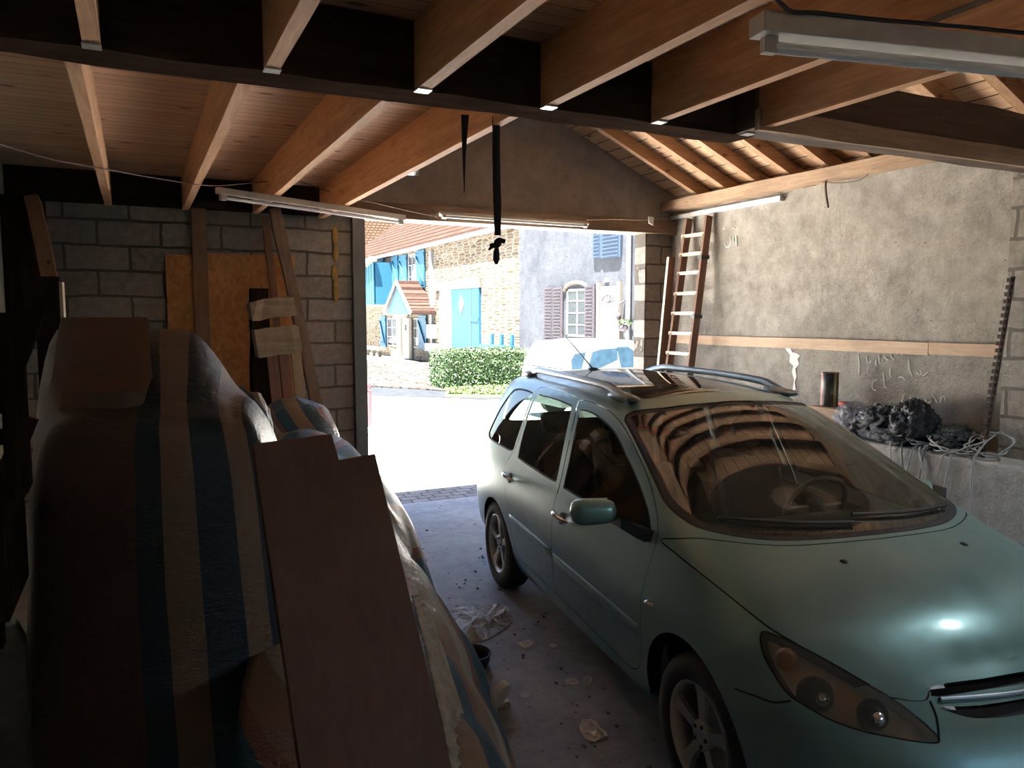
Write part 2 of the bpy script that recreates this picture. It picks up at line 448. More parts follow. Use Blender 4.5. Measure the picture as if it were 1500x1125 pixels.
def car_mesh(name, key, mat, parent, sides=(-1, 1), off=0.0, faces=None, thick=0):
    V = []; F = []; N = []
    for sd in sides:
        mp = {}
        for f in (faces or cls[key]):
            q = []
            for i in f:
                if i not in mp:
                    p, n = PNc(i); p = p + n * off
                    if abs(p.y) < 1e-4: p = Vector((p.x, 0, p.z)); n = Vector((n.x, 0, n.z)).normalized()
                    mp[i] = len(V); V.append(W(p, sd)); N.append(WN(n, sd))
                q.append(mp[i])
            a, b, c = (V[k] for k in q)
            if (b - a).cross(c - a).dot(N[q[0]]) < 0: q.reverse()
            F.append(q)
    o0 = origin_of(parent); me = bpy.data.meshes.new(name)
    me.from_pydata([v - o0 for v in V], [], F); me.materials.append(mat); me.update()
    me.polygons.foreach_set('use_smooth', [True] * len(me.polygons))
    me.normals_split_custom_set_from_vertices([n.normalized() for n in N])
    o = bpy.data.objects.new(name, me); COL.objects.link(o); o.parent = parent
    if thick:
        m = o.modifiers.new('t', 'SOLIDIFY'); m.thickness = thick; m.offset = -1
    return o

# car materials
def paint():
    t = NT('car paint'); v = t.coords()
    d = t.noise(v, 2.2, 6, .7)
    dust = t.ramp(d, [(.35, (0, 0, 0)), (.8, (.3, .3, .3))])
    t.base(t.mix(dust, (.155, .28, .27), (.26, .245, .205)))
    t.set(Metallic=.4); t.link(t.ramp(t.noise(v, 9, 5), [(.3, (.28,) * 3), (.7, (.42,) * 3)]), t.b.inputs['Roughness'])
    t.b.inputs['Coat Weight'].default_value = .35; t.b.inputs['Coat Roughness'].default_value = .12
    return t.m
def glass(name, tint, rough=.02, dust=.04, ior=1.5):
    t = NT(name); n = t.n; n.remove(t.b); out = n['Material Output']
    tr = t.new('ShaderNodeBsdfTransparent'); tr.inputs[0].default_value = _c(tint)
    gl = t.new('ShaderNodeBsdfGlossy'); gl.inputs['Roughness'].default_value = rough
    fr = t.new('ShaderNodeFresnel'); fr.inputs['IOR'].default_value = ior
    mx = t.new('ShaderNodeMixShader'); t.link(fr.outputs[0], mx.inputs[0]); t.link(tr.outputs[0], mx.inputs[1]); t.link(gl.outputs[0], mx.inputs[2])
    df = t.new('ShaderNodeBsdfDiffuse'); df.inputs[0].default_value = (.35, .31, .26, 1)
    m2 = t.new('ShaderNodeMixShader'); 
    nz = t.ramp(t.noise(t.coords(), 5, 5, .7), [(.3, (dust * .4,) * 3), (.75, (dust * 1.6,) * 3)])
    t.link(nz, m2.inputs[0]); t.link(mx.outputs[0], m2.inputs[1]); t.link(df.outputs[0], m2.inputs[2])
    t.link(m2.outputs[0], out.inputs['Surface']); return t.m
M_paint = paint()
M_wsg = glass('windscreen glass', (.50, .60, .54), .012, .03, 2.25)
M_sg = glass('tinted side glass', (.48, .60, .54), .02, .04, 1.6)
M_rub = plain('black rubber', (.012, .012, .013), .7, var=.2)
M_blk = plain('black plastic', (.02, .02, .022), .5)
M_alu = plain('dusty alloy', (.42, .42, .41), .45, .8)
M_chrome = plain('bright metal', (.75, .75, .75), .18, 1)
M_tyre = plain('tyre rubber', (.035, .034, .033), .9, var=.3)
M_int = plain('dark cabin cloth', (.035, .035, .038), .9)
M_int2 = plain('grey cabin plastic', (.06, .06, .062), .6)
M_lens = glass('hazy lamp lens', (.8, .78, .72), .12, .22, 1.5)
M_refl = plain('lamp reflector', (.62, .52, .42), .3, .8)
M_orange = plain('amber lamp', (.85, .36, .08), .3)
M_red = plain('red lamp', (.45, .03, .02), .2, Coat_Weight=.6)
M_paper = plain('paper sticker', (.62, .52, .42), .8)
M_rail = plain('grey roof rail paint', (.36, .40, .43), .35, .5)

car = thing('car', CAR_O, 'dusty green metallic estate car parked nose in on the garage floor', 'car')
body = car_mesh('body', 'body', M_paint, car)
for sd, nm in ((-1, 'near'), (1, 'far')):
    d1 = car_mesh('front_door', 'fdoor', M_paint, car, (sd,))
    d2 = car_mesh('rear_door', 'rdoor', M_paint, car, (sd,))
    car_mesh('door_window', 'fglass', M_sg, d1, (sd,), -.006)
    car_mesh('door_window', 'rglass', M_sg, d2, (sd,), -.006)
    car_mesh('quarter_window', 'qglass', M_sg, car, (sd,), -.006)
    for dr, (hx, hz) in ((d1, (2.13, .835)), (d2, (1.18, .873))):
        mb = MB(); pts = []
        for i in range(9):
            t = i / 8; s, v = inv_side(Vector((hx - .10 + .2 * t, 0, hz + .008 - .016 * t)))
            pts.append(W(CP(s, v) + CNo(s, v) * (.006 + .036 * math.sin(PI * t) ** .6), sd))
        mb.tube(pts, [.007, .011, .013, .013, .013, .013, .013, .011, .007], 8)
        mb.build('door_handle', M_chrome, dr, label='bright metal door handle')
        mb = MB(); s, v = inv_side(Vector((hx, 0, hz - .008))); c = CP(s, v); n = CNo(s, v)
        mb.tube([W(c - n * .004, sd), W(c + n * .003, sd)], .034, 16)
        mb.build('handle_recess', M_rub, dr)
    # side moulding strips
    for dr, x0, x1, z0, z1 in ((d1, 2.03, 3.09, .572, .560), (d2, 1.22, 1.985, .602, .583)):
        rings = []
        for i in range(25):
            t = i / 24; x = x0 + (x1 - x0) * t; zc = z0 + (z1 - z0) * t; e = min(t, 1 - t) * 24; th = .011 * min(1, .25 + e * .5)
            prof = []
            for dz, q in ((-.028, -.002), (-.024, .75), (-.01, 1), (.012, 1), (.024, .75), (.028, -.002)):
                s, v = inv_side(Vector((x, 0, zc + dz))); prof.append(W(CP(s, v) + CNo(s, v) * th * q, sd))
            rings.append(prof)
        MB().loft(rings, True, False, False).build('side_moulding', M_paint, dr)
    # lamps


    lens = car_mesh('headlamp', 'lamp', M_lens, car, (sd,), .001)
    lens['label'] = 'hazy yellowed headlamp'
    car_mesh('reflector', 'lamp', M_refl, lens, (sd,), -.07)
    for nm2, p, r, m in (('bulb_housing', (4.03, .69, .69), .062, M_blk), ('bulb_housing', (4.15, .56, .66), .05, M_blk), ('indicator_bulb', (3.93, .73, .775), .04, M_orange)):
        MB().ball(W(p, sd), r, r, r).build(nm2, m, lens)
    for p in ((4.075, .70, .70), (4.18, .57, .665)):
        MB().ball(W(p, sd), .026).build('bulb', M_chrome, lens)
    s, v = inv_side(Vector((3.205, 0, .726))); c = CP(s, v); n = CNo(s, v)
    rp = MB(); rp.ball(W(c, sd), .02, .034, .017); rp.build('side_repeater', M_chrome, car)
    car_mesh('tail_lamp', 'tail', M_red, car, (sd,), .002)
    # roof rail
    pts = []; rr = []
    for i in range(25):
        t = i / 24; x = .58 + (2.27 - .58) * t
        y = .50 + .03 * math.sin(PI * t) + .02 * t
        s, v = inv_top(Vector((x, y, 0))); p = CP(s, v)
        pts.append(W((p.x, p.y, p.z + .006 + .046 * min(1, math.sin(PI * min(max(t, 0), 1)) * 2.4) ** .8), sd)); rr.append(.014 + .004 * abs(2*t-1))
    MB().tube(pts, rr, 10, flat=1.5).build('roof_rail', M_rail, car)
    for x, w in ((.62, .10), (2.2, .16)):
        s, v = inv_top(Vector((x, .515, 0))); p = CP(s, v)
        MB().ball(W((p.x, p.y, p.z + .014), sd), .03, w, .026).build('rail_foot', M_rail, car)
    # door mirror
    mb = MB(); rings = []
    for i in range(11):
        t = i / 10; q = (1 - abs(2*t - 1) ** 5) ** .5 * .96 + .04
        yy = .915 + .215 * t if sd < 0 else .87 + .09 * t
        ring = []
        for k in range(20):
            a = 2*PI*k/20; ca, sa = math.cos(a), math.sin(a)
            ring.append(W((2.955 - .03 * t - (.06 * t if sd > 0 else 0) + .055 * q * math.copysign(abs(ca) ** .7, ca), yy, 1.078 - (.045 if sd > 0 else 0) + .060 * (.9 + .1 * t) * q * math.copysign(abs(sa) ** .75, sa)), sd))
        rings.append(ring)
    mr = mb.loft(rings).build('door_mirror', M_paint, d1)
    mb = MB(); mb.loft([[W((x0 + dx, y, z0 + dz), sd) for dx, dz in ((-.05, -.025), (.05, -.025), (.05, .03), (-.05, .03))] for x0, y, z0 in ((3.03, .79, .975), (3.01, .86, .995), (2.985, .93, 1.04))], False); mb.build('mirror_arm', M_blk, mr)
    mb = MB(); mb.add([W((2.893, yy, zz), sd) for yy, zz in ((.93, 1.03), (1.11, 1.03), (1.11, 1.125), (.93, 1.125))] if sd < 0 else [W((xx, .866, zz), sd) for xx, zz in ((2.90, .99), (2.99, .99), (2.99, 1.07), (2.90, 1.07))], [(0, 1, 2, 3)]); mb.build('mirror_glass', M_chrome, mr)
    # bumper joint, door sills, wheels
    for L in ([(3.83, .868, .644), (3.92, .846, .658), (3.987, .822, .664), (4.03, .785, .684)], [(4.285, .425, .62), (4.25, .40, .675), (4.212, .392, .708)]):
        P = []
        for p in smooth_poly(L, 6, False): s, v = inv_3d(p); P.append(W(CP(s, v) + CNo(s, v) * .0005, sd))
        MB().tube(P, .0035, 6).build('panel_gap', M_rub, car)
car_mesh('bonnet', 'hood', M_paint, car)
car_mesh('windscreen', 'windshield', M_wsg, car, off=-.004)
car_mesh('windscreen_black_edge', 'frit', M_blk, car, off=-.004)
car_mesh('rear_window', 'rearglass', M_sg, car, off=-.004)
car_mesh('glass_roof', 'roofglass', glass('dark roof glass', (.04, .05, .05), .03, .06, 1.6), car, off=-.001)
car_mesh('window_seals', 'seal', M_rub, car, off=-.003)['kind'] = 'stuff'
car_mesh('windscreen_seal', 'seal2', M_rub, car, off=-.003)
car_mesh('panel_gaps', 'gap', M_rub, car, off=-.008)['kind'] = 'stuff'
car_mesh('grille', 'grille', M_blk, car, off=-.035)
# headliner, door cards and scuttle: inner skin
inner = []
def skin(s0, s1, v0, v1, off, name, mat):
    mb = MB()
    for sd in (-1, 1):
        a = int((s1 - s0) * 4); b = int((v1 - v0) * 3)
        mb.grid([[W(CP(s0 + (s1-s0)*i/a, v0 + (v1-v0)*j/b) - CNo(s0 + (s1-s0)*i/a, v0 + (v1-v0)*j/b) * off, sd) for j in range(b + 1)] for i in range(a + 1)])
    mb.build(name, mat, car)
skin(1.6, 9.3, 1.0, 4.75, .05, 'door_card', M_int2)
mb = MB(); mb.add([W(p) for p in ((.3, -.76, .24), (3.3, -.76, .24), (3.3, .76, .24), (.3, .76, .24))], [(0, 1, 2, 3)]); mb.build('cabin_floor', M_int, car)
# wheel wells
for x in (.85, 3.52):
    for sd in (-1, 1):
        mb = MB(); rr = .365 if x > 3 else .34
        R0 = [[W((x + rr*math.cos(a), yy, .317 + rr*math.sin(a)), sd) for a in [PI * (-.02 + 1.04 * k / 20) for k in range(21)]] for yy in (.835, .5)]
        mb.grid(R0); mb.add([R0[1][k] for k in range(21)], [tuple(range(21))]); mb.build('wheel_arch', M_rub, car)
def wheel(x, side):
    g = bpy.data.objects.new('wheel', None); COL.objects.link(g); g.parent = car
    g.location = Vector((0, 0, 0))
    R = .317; cy = .765
    def Q(r, a, y): return W((x + r * math.cos(a), y, .317 + r * math.sin(a)), side)
    prof = [(.205, .68), (.25, .672), (.295, .68), (.312, .70), (.317, .73), (.317, .80), (.312, .832), (.295, .852), (.25, .858), (.212, .848), (.205, .84)]
    mb = MB(); n = 48
    rings = [[Q(r, 2*PI*k/n, y) for k in range(n)] for r, y in prof]
    mb.loft(rings, True, False); mb.build('tyre', M_tyre, g)
    mb = MB(); rings = [[Q(r, 2*PI*k/n, y) for k in range(n)] for r, y in ((.212, .847), (.205, .85), (.196, .84), (.19, .80), (.188, .70))]
    mb.loft(rings, True, False)
    for k in range(5):                      # five broad tapering spokes
        a0 = 2*PI*k/5 + .35
        rr = []
        for t, hw, y in ((.04, .028, .822), (.10, .025, .828), (.15, .030, .830), (.195, .046, .835)):
            ca, sa = math.cos(a0), math.sin(a0)
            def PT(w, dy): return W((x + t*ca - w*sa, y + dy, .317 + t*sa + w*ca), side)
            rr.append([PT(-hw, -.02), PT(-hw*.85, 0), PT(hw*.85, 0), PT(hw, -.02)])
        mb.loft(rr, False)
    mb.loft([[Q(r, 2*PI*k/24, y) for k in range(24)] for r, y in ((.062, .80), (.06, .828), (.045, .834), (.03, .832), (.002, .83))], True, False)
    mb.build('rim', M_alu, g)
    mb = MB()
    for k in range(5):
        a = 2*PI*k/5; mb.cyl(Q(.042, a, .828), Q(.042, a, .838), .008, n=8)
    mb.build('wheel_bolts', M_blk, g)['kind'] = 'stuff'
    mb = MB(); mb.loft([[Q(r, 2*PI*k/24, y) for k in range(24)] for r, y in ((.14, .75), (.14, .745), (.002, .745))], False, False); mb.build('brake_disc', M_alu, g)
    MB().loft([[Q(r, 2*PI*k/24, y) for k in range(24)] for r, y in ((.19, .71), (.002, .70))], False, False).build('wheel_back', M_blk, g)
for x in (.85, 3.56):
    for sd in (-1, 1): wheel(x, sd)
# cabin: seats, dashboard, steering wheel, mirror
def seat(x, y, w=.5, back=.62):
    g = MB(); 
    g.obox(W((x, y, .48)), CF * .26, CL * (w/2), Vector((0, 0, .085)))
    bd = (Vector((0, 0, 1)) - CF * .35).normalized()
    g.obox(W((x - .30, y, .80)), (CF + Vector((0, 0, .35))).normalized() * .06, CL * (w/2 - .01), bd * (back/2))
    s_ = g.build('seat', M_int, car, bevel=.04)
    MB().obox(W((x - .44, y, 1.22)), (CF + Vector((0, 0, .35))).normalized() * .045, CL * .13, bd * .075).build('headrest', M_int, s_, bevel=.03)
for y in (-.37, .37): seat(2.45, y)
for y in (-.47, 0, .47): seat(1.55, y, .44)
mb = MB(); rings = []
for y in (-.74, -.5, -.2, .2, .5, .74):
    bow = .30 * (1 - (y / .74) ** 2)
    rings.append([W((2.88 + .0 * bow, y, .62)), W((2.86, y, .93)), W((2.95, y, .98 - .02 * (abs(y) > .7))), W((3.12 + bow * .9, y, 1.0)), W((3.10 + bow * 1.05, y, .60))])
mb.loft(rings, True); mb.build('dashboard', M_blk, car)
mb = MB(); cc = Vector((2.72, .37, .94)); pts = []
for k in range(33):
    a = 2*PI*k/32; pts.append(W((cc.x + .07*math.sin(a), cc.y + .185*math.cos(a), cc.z + .17*math.sin(a))))
mb.tube(pts, .014, 8)
for a in (0, PI, -PI/2): mb.tube([W(cc), W((cc.x + .07*math.sin(a), cc.y + .18*math.cos(a), cc.z + .165*math.sin(a)))], .015, 6)
mb.ball(W(cc), .05, .05, .05); mb.tube([W(cc), W((2.95, .37, .86))], .03, 8)
mb.build('steering_wheel', M_blk, car)
MB().obox(W((2.66, 0, 1.375)), CF * .02, CL * .11, Vector((0, 0, .032))).build('rear_view_mirror', M_blk, car, bevel=.01)
# papers behind the windscreen near the near-side pillar
for x, y, a in ((2.93, .50, .02), (3.03, .50, .03)):
    s, v = inv_top(Vector((x, y, 0))); c = CP(s, v); n = CNo(s, v); t1 = Vector((1, .1, -.45)).normalized(); t1 = (t1 - n * t1.dot(n)).normalized(); t2 = n.cross(t1)
    c = c - n * .012
    MB().add([W(c + t1*.035 + t2*.03, -1), W(c - t1*.035 + t2*.03, -1), W(c - t1*.035 - t2*.03, -1), W(c + t1*.035 - t2*.03, -1)], [(0, 1, 2, 3)]).build('windscreen_sticker', M_paper, car)
# wipers
for y0, y1 in ((.58, -.02), (-.05, -.60)):
    P = []
    for i in range(9):
        t = i / 8; y = y0 + (y1 - y0) * t; xx = 3.47 - .36 * (y * y) - .05 * t
        s, v = inv_top(Vector((xx, abs(y), 0))); c = CP(s, v); n = CNo(s, v)
        q = c + n * .012; P.append(W((q.x, q.y if y >= 0 else -q.y, q.z)))
    MB().tube(P, .008, 6).build('wiper', M_blk, car)
for x, y, sd in ((3.69, .29, -1), (3.66, .35, 1)):
    s, v = inv_top(Vector((x, y, 0))); c = CP(s, v); MB().ball(W(c, sd), .014, .018, .008).build('washer_nozzle', M_blk, car)
# aerial
s, v = inv_top(Vector((.92, .13, 0))); c = CP(s, v); b0 = W(c, -1)
ar = MB(); ar.ball(b0, .035, .05, .016); ar.tube([b0, b0 + Vector((-.06, .42, .30)) * .3, b0 + Vector((-.055, .38, .27))], [.006, .004, .0025], 6)
ar.build('aerial', M_blk, car)
# grille bar and emblem: a small round badge in bright metal
mb = MB(); P = []
for y in [-.36 + .72 * i / 16 for i in range(17)]:
    s, v = inv_front(Vector((0, abs(y), .716))); c = CP(s, v) + CNo(s, v) * .004; P.append(W((c.x, y, c.z)))
mb.tube(P, .008, 8); mb.build('grille_bar', M_rail, car)
mb = MB(); s, v = inv_front(Vector((0, 0, .728))); c = CP(s, v)
def L3(y, z): return W((c.x + .018, y, c.z + z))
for L in ([(-.005, .038), (-.018, .03), (-.012, .018), (.0, .012), (-.004, -.01), (.004, -.03), (.018, -.036)], [(-.004, .01), (-.03, .012), (-.036, .022)], [(-.004, .002), (-.028, -.006), (-.036, .002)], [(0, -.01), (-.02, -.02), (-.03, -.036)], [(.006, -.012), (.022, .0), (.03, .016), (.024, .028)]):
    mb.tube([L3(*p) for p in smooth_poly([(a, b, 0) for a, b in L], 4, False) for p in [(p[0], p[1])]], .006, 6)
mb.build('emblem', M_chrome, car)
# ------------------------------------------------------------------ garage materials
def concrete_floor():
    t = NT('worn concrete floor'); v = t.coords(kind='World')
    n1 = t.noise(v, .9, 8, .68, .4); n2 = t.noise(v, 9, 6, .75)
    c = t.ramp(n1, [(.32, (.15, .16, .175)), (.5, (.29, .30, .325)), (.66, (.50, .52, .54))])
    c = t.mix(.35, c, t.ramp(n2, [(.35, (.06, .055, .05)), (.6, (.30, .29, .28))]))
    sp = t.new('ShaderNodeTexVoronoi'); t.link(v, sp.inputs['Vector']); sp.inputs['Scale'].default_value = 26
    c = t.mix(t.ramp(sp.outputs['Distance'], [(.05, (.8,) * 3), (.10, (0, 0, 0))]), c, (.05, .045, .04))
    t.base(c); t.link(t.ramp(n1, [(.3, (.5,) * 3), (.7, (.8,) * 3)]), t.b.inputs['Roughness'])
    t.bump(n2, .35, .01); return t.m
def plaster(name, lo, mid, hi, stain, rough=.9, sc=1.0, scratches=True):
    t = NT(name); v = t.coords(kind='World')
    n1 = t.noise(v, 1.1 * sc, 8, .7, .6); n2 = t.noise(v, 7 * sc, 8, .75); n3 = t.noise(v, 38, 4, .7)
    c = t.ramp(n1, [(.3, lo), (.5, mid), (.68, hi)])
    c = t.mix(.4, c, t.ramp(n2, [(.32, tuple(x * .7 for x in lo)), (.62, hi)]))
    vs = t.coords((1.3, 1.3, .35), kind='World'); n4 = t.noise(vs, 1.5, 5, .7)
    c = t.mix(t.ramp(n4, [(.55, (0, 0, 0)), (.75, (.6,) * 3)]), c, stain)
    sp = t.new('ShaderNodeTexVoronoi'); t.link(v, sp.inputs['Vector']); sp.inputs['Scale'].default_value = 9
    c = t.mix(t.ramp(sp.outputs['Distance'], [(.035, (.85,) * 3), (.07, (0, 0, 0))]), c, tuple(x * .2 for x in lo))
    t.base(c); t.set(Roughness=rough); t.b.inputs['Specular IOR Level'].default_value = .2
    m = t.new('ShaderNodeMath', operation='MULTIPLY_ADD'); t.link(n2, m.inputs[0]); m.inputs[1].default_value = 2.0; t.link(n3, m.inputs[2])
    t.bump(m.outputs[0], .6, .02); return t.m
def blocks(name, c1, c2, mortar, w=.45, h=.22, ax=('x', 'z'), off=.5, msize=.012, warp=.012, sc=1, rough=.95, bstr=.8, var=.25, squash=1.0):
    """bricks laid in a vertical or flat plane: ax gives the world axes used as (along, up)"""
    t = NT(name); g = t.new('ShaderNodeNewGeometry'); sx = t.new('ShaderNodeSeparateXYZ'); 
    src = g.outputs['Position']
    nz = t.new('ShaderNodeTexNoise'); nz.inputs['Scale'].default_value = 3.5 * sc; nz.inputs['Detail'].default_value = 3; t.link(src, nz.inputs['Vector'])
    ad = t.new('ShaderNodeVectorMath', operation='MULTIPLY_ADD'); t.link(nz.outputs['Color'], ad.inputs[0]); ad.inputs[1].default_value = (warp * 4,) * 3; t.link(src, ad.inputs[2])
    t.link(ad.outputs[0], sx.inputs[0]); cb = t.new('ShaderNodeCombineXYZ')
    idx = {'x': 0, 'y': 1, 'z': 2}
    t.link(sx.outputs[idx[ax[0]]], cb.inputs[0]); t.link(sx.outputs[idx[ax[1]]], cb.inputs[1])
    b = t.new('ShaderNodeTexBrick'); t.link(cb.outputs[0], b.inputs['Vector'])
    b.inputs['Scale'].default_value = 1; b.inputs['Brick Width'].default_value = w; b.inputs['Row Height'].default_value = h
    b.inputs['Mortar Size'].default_value = msize; b.inputs['Mortar Smooth'].default_value = .15; b.offset = off
    b.inputs['Color1'].default_value = (0, 0, 0, 1); b.inputs['Color2'].default_value = (1, 1, 1, 1); b.inputs['Mortar'].default_value = (.5, .5, .5, 1)
    col = t.ramp(b.outputs['Color'], [(0, c1), (1, c2)])
    v = t.coords(kind='World'); n = t.noise(v, 14 * sc, 6, .75)
    col = t.mix(var * 1.6, col, t.ramp(n, [(.3, tuple(x * .45 for x in c1)), (.65, tuple(min(1, x * 1.3) for x in c2))]))
    col = t.mix(b.outputs['Fac'], col, mortar); t.base(col); t.set(Roughness=rough); t.b.inputs['Specular IOR Level'].default_value = .15
    m = t.new('ShaderNodeMath', operation='MULTIPLY_ADD'); t.link(b.outputs['Fac'], m.inputs[0]); m.inputs[1].default_value = -1.2; t.link(n, m.inputs[2])
    t.bump(m.outputs[0], bstr, .02); return t.m
def boards(name, c1, c2, gapc, ax, w, h, gap=.004, off=.37, axis=0, knots=True):
    t = NT(name); g = t.new('ShaderNodeNewGeometry'); sx = t.new('ShaderNodeSeparateXYZ'); t.link(g.outputs['Position'], sx.inputs[0])
    cb = t.new('ShaderNodeCombineXYZ'); idx = {'x': 0, 'y': 1, 'z': 2}
    t.link(sx.outputs[idx[ax[0]]], cb.inputs[0]); t.link(sx.outputs[idx[ax[1]]], cb.inputs[1])
    sh = t.new('ShaderNodeVectorMath', operation='ADD'); t.link(cb.outputs[0], sh.inputs[0]); sh.inputs[1].default_value = (21.3, 10.03, 0)
    b = t.new('ShaderNodeTexBrick'); t.link(sh.outputs[0], b.inputs['Vector']); b.offset = off
    b.inputs['Scale'].default_value = 1; b.inputs['Brick Width'].default_value = w; b.inputs['Row Height'].default_value = h
    b.inputs['Mortar Size'].default_value = gap; b.inputs['Mortar Smooth'].default_value = .3
    b.inputs['Color1'].default_value = (0, 0, 0, 1); b.inputs['Color2'].default_value = (1, 1, 1, 1); b.inputs['Mortar'].default_value = (.5, .5, .5, 1)
    sc = [16, 16, 16]; sc[axis] = 1.0
    n = t.noise(t.coords(tuple(sc), kind='World', warp=.03, warp_scale=3), 1.8, 6, .65, .8)
    col = t.ramp(n, [(.28, c1), (.72, c2)])
    col = t.mix(t.ramp(b.outputs['Color'], [(0, (.0,) * 3), (1, (.38,) * 3)]), col, tuple(x * .55 for x in c1))
    if knots:
        ks = [7.5, 7.5, 7.5]; ks[axis] = 3.0
        vo = t.new('ShaderNodeTexVoronoi'); t.link(t.coords(tuple(ks), kind='World'), vo.inputs['Vector']); vo.inputs['Scale'].default_value = 1.0
        col = t.mix(t.ramp(vo.outputs['Distance'], [(.09, (.85,) * 3), (.17, (0, 0, 0))]), col, tuple(x * .25 for x in c1))
    col = t.mix(b.outputs['Fac'], col, gapc); t.base(col); t.set(Roughness=.8); t.b.inputs['Specular IOR Level'].default_value = .2
    m = t.new('ShaderNodeMath', operation='MULTIPLY_ADD'); t.link(b.outputs['Fac'], m.inputs[0]); m.inputs[1].default_value = -2; t.link(n, m.inputs[2])
    t.bump(m.outputs[0], .4, .005); return t.m

M_floor = concrete_floor()
M_wallR = plaster('cement rendered wall', (.15, .135, .12), (.28, .255, .22), (.43, .395, .34), (.155, .13, .10))
M_wallL = plaster('pale rough render', (.42, .40, .35), (.56, .53, .47), (.68, .64, .57), (.36, .33, .28))
M_gable = plaster('grey gable render', (.17, .145, .135), (.24, .21, .195), (.30, .26, .24), (.14, .12, .11), sc=.8)
M_block = blocks('breeze blocks', (.25, .22, .205), (.38, .345, .325), (.15, .135, .12), .50, .215)
M_blockR = blocks('breeze blocks pier', (.16, .14, .12), (.24, .21, .185), (.08, .07, .06), .45, .215)
M_blockY = blocks('breeze blocks pilaster', (.22, .19, .16), (.32, .28, .24), (.15, .13, .11), .40, .21, ax=('y', 'z'))
M_ceil = boards('pine ceiling boards', (.66, .42, .27), (.84, .60, .42), (.10, .04, .02), ('x', 'y'), 90.0, .095, .0025)
M_sark = boards('old roof boards', (.40, .24, .13), (.60, .42, .27), (.02, .013, .008), ('y', 'x'), 3.0, .16, .006, axis=1)
M_joist = wood('new pine joist', (.46, .235, .115), (.74, .46, .27), 1, dirt=.25)
M_oldbeam = wood('blackened old timber', (.028, .018, .014), (.07, .045, .032), 0, dirt=.5, knots=False, rough=1.0)
M_oldbeam.node_tree.nodes['Principled BSDF'].inputs['Specular IOR Level'].default_value = 0
M_beamR = wood('dark aged timber', (.06, .036, .024), (.13, .085, .055), 0, knots=False)
M_weather = wood('weathered plank', (.24, .155, .10), (.42, .30, .20), 0, dirt=.4)
M_plate = wood('wall plate timber', (.26, .16, .095), (.46, .32, .21), 1, dirt=.5)
M_batten = wood('pine batten', (.38, .26, .17), (.56, .42, .30), 1, dirt=.35)
M_rafter = wood('roof rafter', (.24, .13, .07), (.46, .28, .155), 0, dirt=.4)

XL, XR, YF, YB = -.9, 5.75, 7.5, -3.0
ZJ, ZC = 2.87, 3.15
def rz(x):        # underside of the rafters
    return 3.28 + .45 * (5.7 - x) if x > 2.425 else 3.28 + .45 * (x - (2*2.425 - 5.7))
ST = dict(kind='structure')
fl = MB().box(XL - .3, XR + .3, YB - .2, YF + .12, -.12, 0).build('floor', M_floor, **ST)
MB().box(XL - .25, XL, YB, YF + .2, 0, 3.33).build('wall_left', M_wallL, **ST)
wr = MB().box(XR, XR + .25, YB, YF + .2, 0, 3.17).build('wall_right', M_wallR, **ST)
# rear wall, closed and behind the photographer, with one window bay
mb = MB(); mb.box(XL, XR, YB - .2, YB, 0, 1.3); mb.box(XL, 2.6, YB - .2, YB, 1.3, 2.5); mb.box(5.2, XR, YB - .2, YB, 1.3, 2.5); mb.box(XL, XR, YB - .2, YB, 2.5, 4.9)
mb.build('wall_back', M_wallL, **ST)
# front wall: block panel, pier, plastered gable with a slot
fw = MB().box(XL, 1.93, YF, YF + .2, 0, 2.93).build('wall_front', M_block, **ST)
MB().box(5.37, XR, YF, YF + .21, 0, 2.93).build('wall_front_pier', M_blockR, **ST)
def gz(x): return rz(x) + .115
def gpoly(x0, x1, zlo, zhi=None):
    xs = [x0] + ([2.425] if x0 < 2.425 < x1 else []) + [x1]
    top = [(x, YF, gz(x) if zhi is None else zhi) for x in xs]
    return [(x0, YF, zlo)] + top + [(x1, YF, zlo)]
mb = MB()
for P in (gpoly(XL - .2, 2.47, 2.93), gpoly(2.61, XR + .2, 2.93), gpoly(2.47, 2.61, 2.93, 3.355), gpoly(2.47, 2.61, 3.43)):
    mb.prism(P, (0, .2, 0))
mb.build('wall_front_gable', M_gable, **ST)
# roof slopes: boards and tiles
for sx, nm in ((1, 'roof_slope_right'), (-1, 'roof_slope_left')):
    xe = 6.25 if sx > 0 else -1.4
    za = 3.28 + .45 * (5.7 - 6.25) + .13; zr = rz(2.425) + .13
    sk = None
    mb = MB(); mb.loft([[(xe, y, za), (2.425, y, zr), (2.425, y, zr + .06), (xe, y, za + .06)] for y in (YB - .4, YF + .32)], False)
    mb.build(nm, M_sark, **ST)
M_tile = blocks('clay roof tiles', (.42, .20, .13), (.58, .33, .23), (.16, .08, .06), .20, .12, ax=('y', 'x'), warp=.003)
mb = MB(); mb.loft([[(6.3, y, 3.16), (2.425, y, 4.99), (-1.45, y, 3.16), (-1.45, y, 3.22), (2.425, y, 5.05), (6.3, y, 3.22)] for y in (YB - .45, YF + .37)], False)
mb.build('roof_tiles', M_tile, **ST)
# ceiling boards over the loft joists
MB().box(XL, 1.70, 3.20, 7.50, ZC, ZC + .025).build('ceiling', M_ceil, **ST)
MB().box(XL, 2.88, YB, 3.20, ZC, ZC + .025).build('ceiling_rear', M_ceil, **ST)

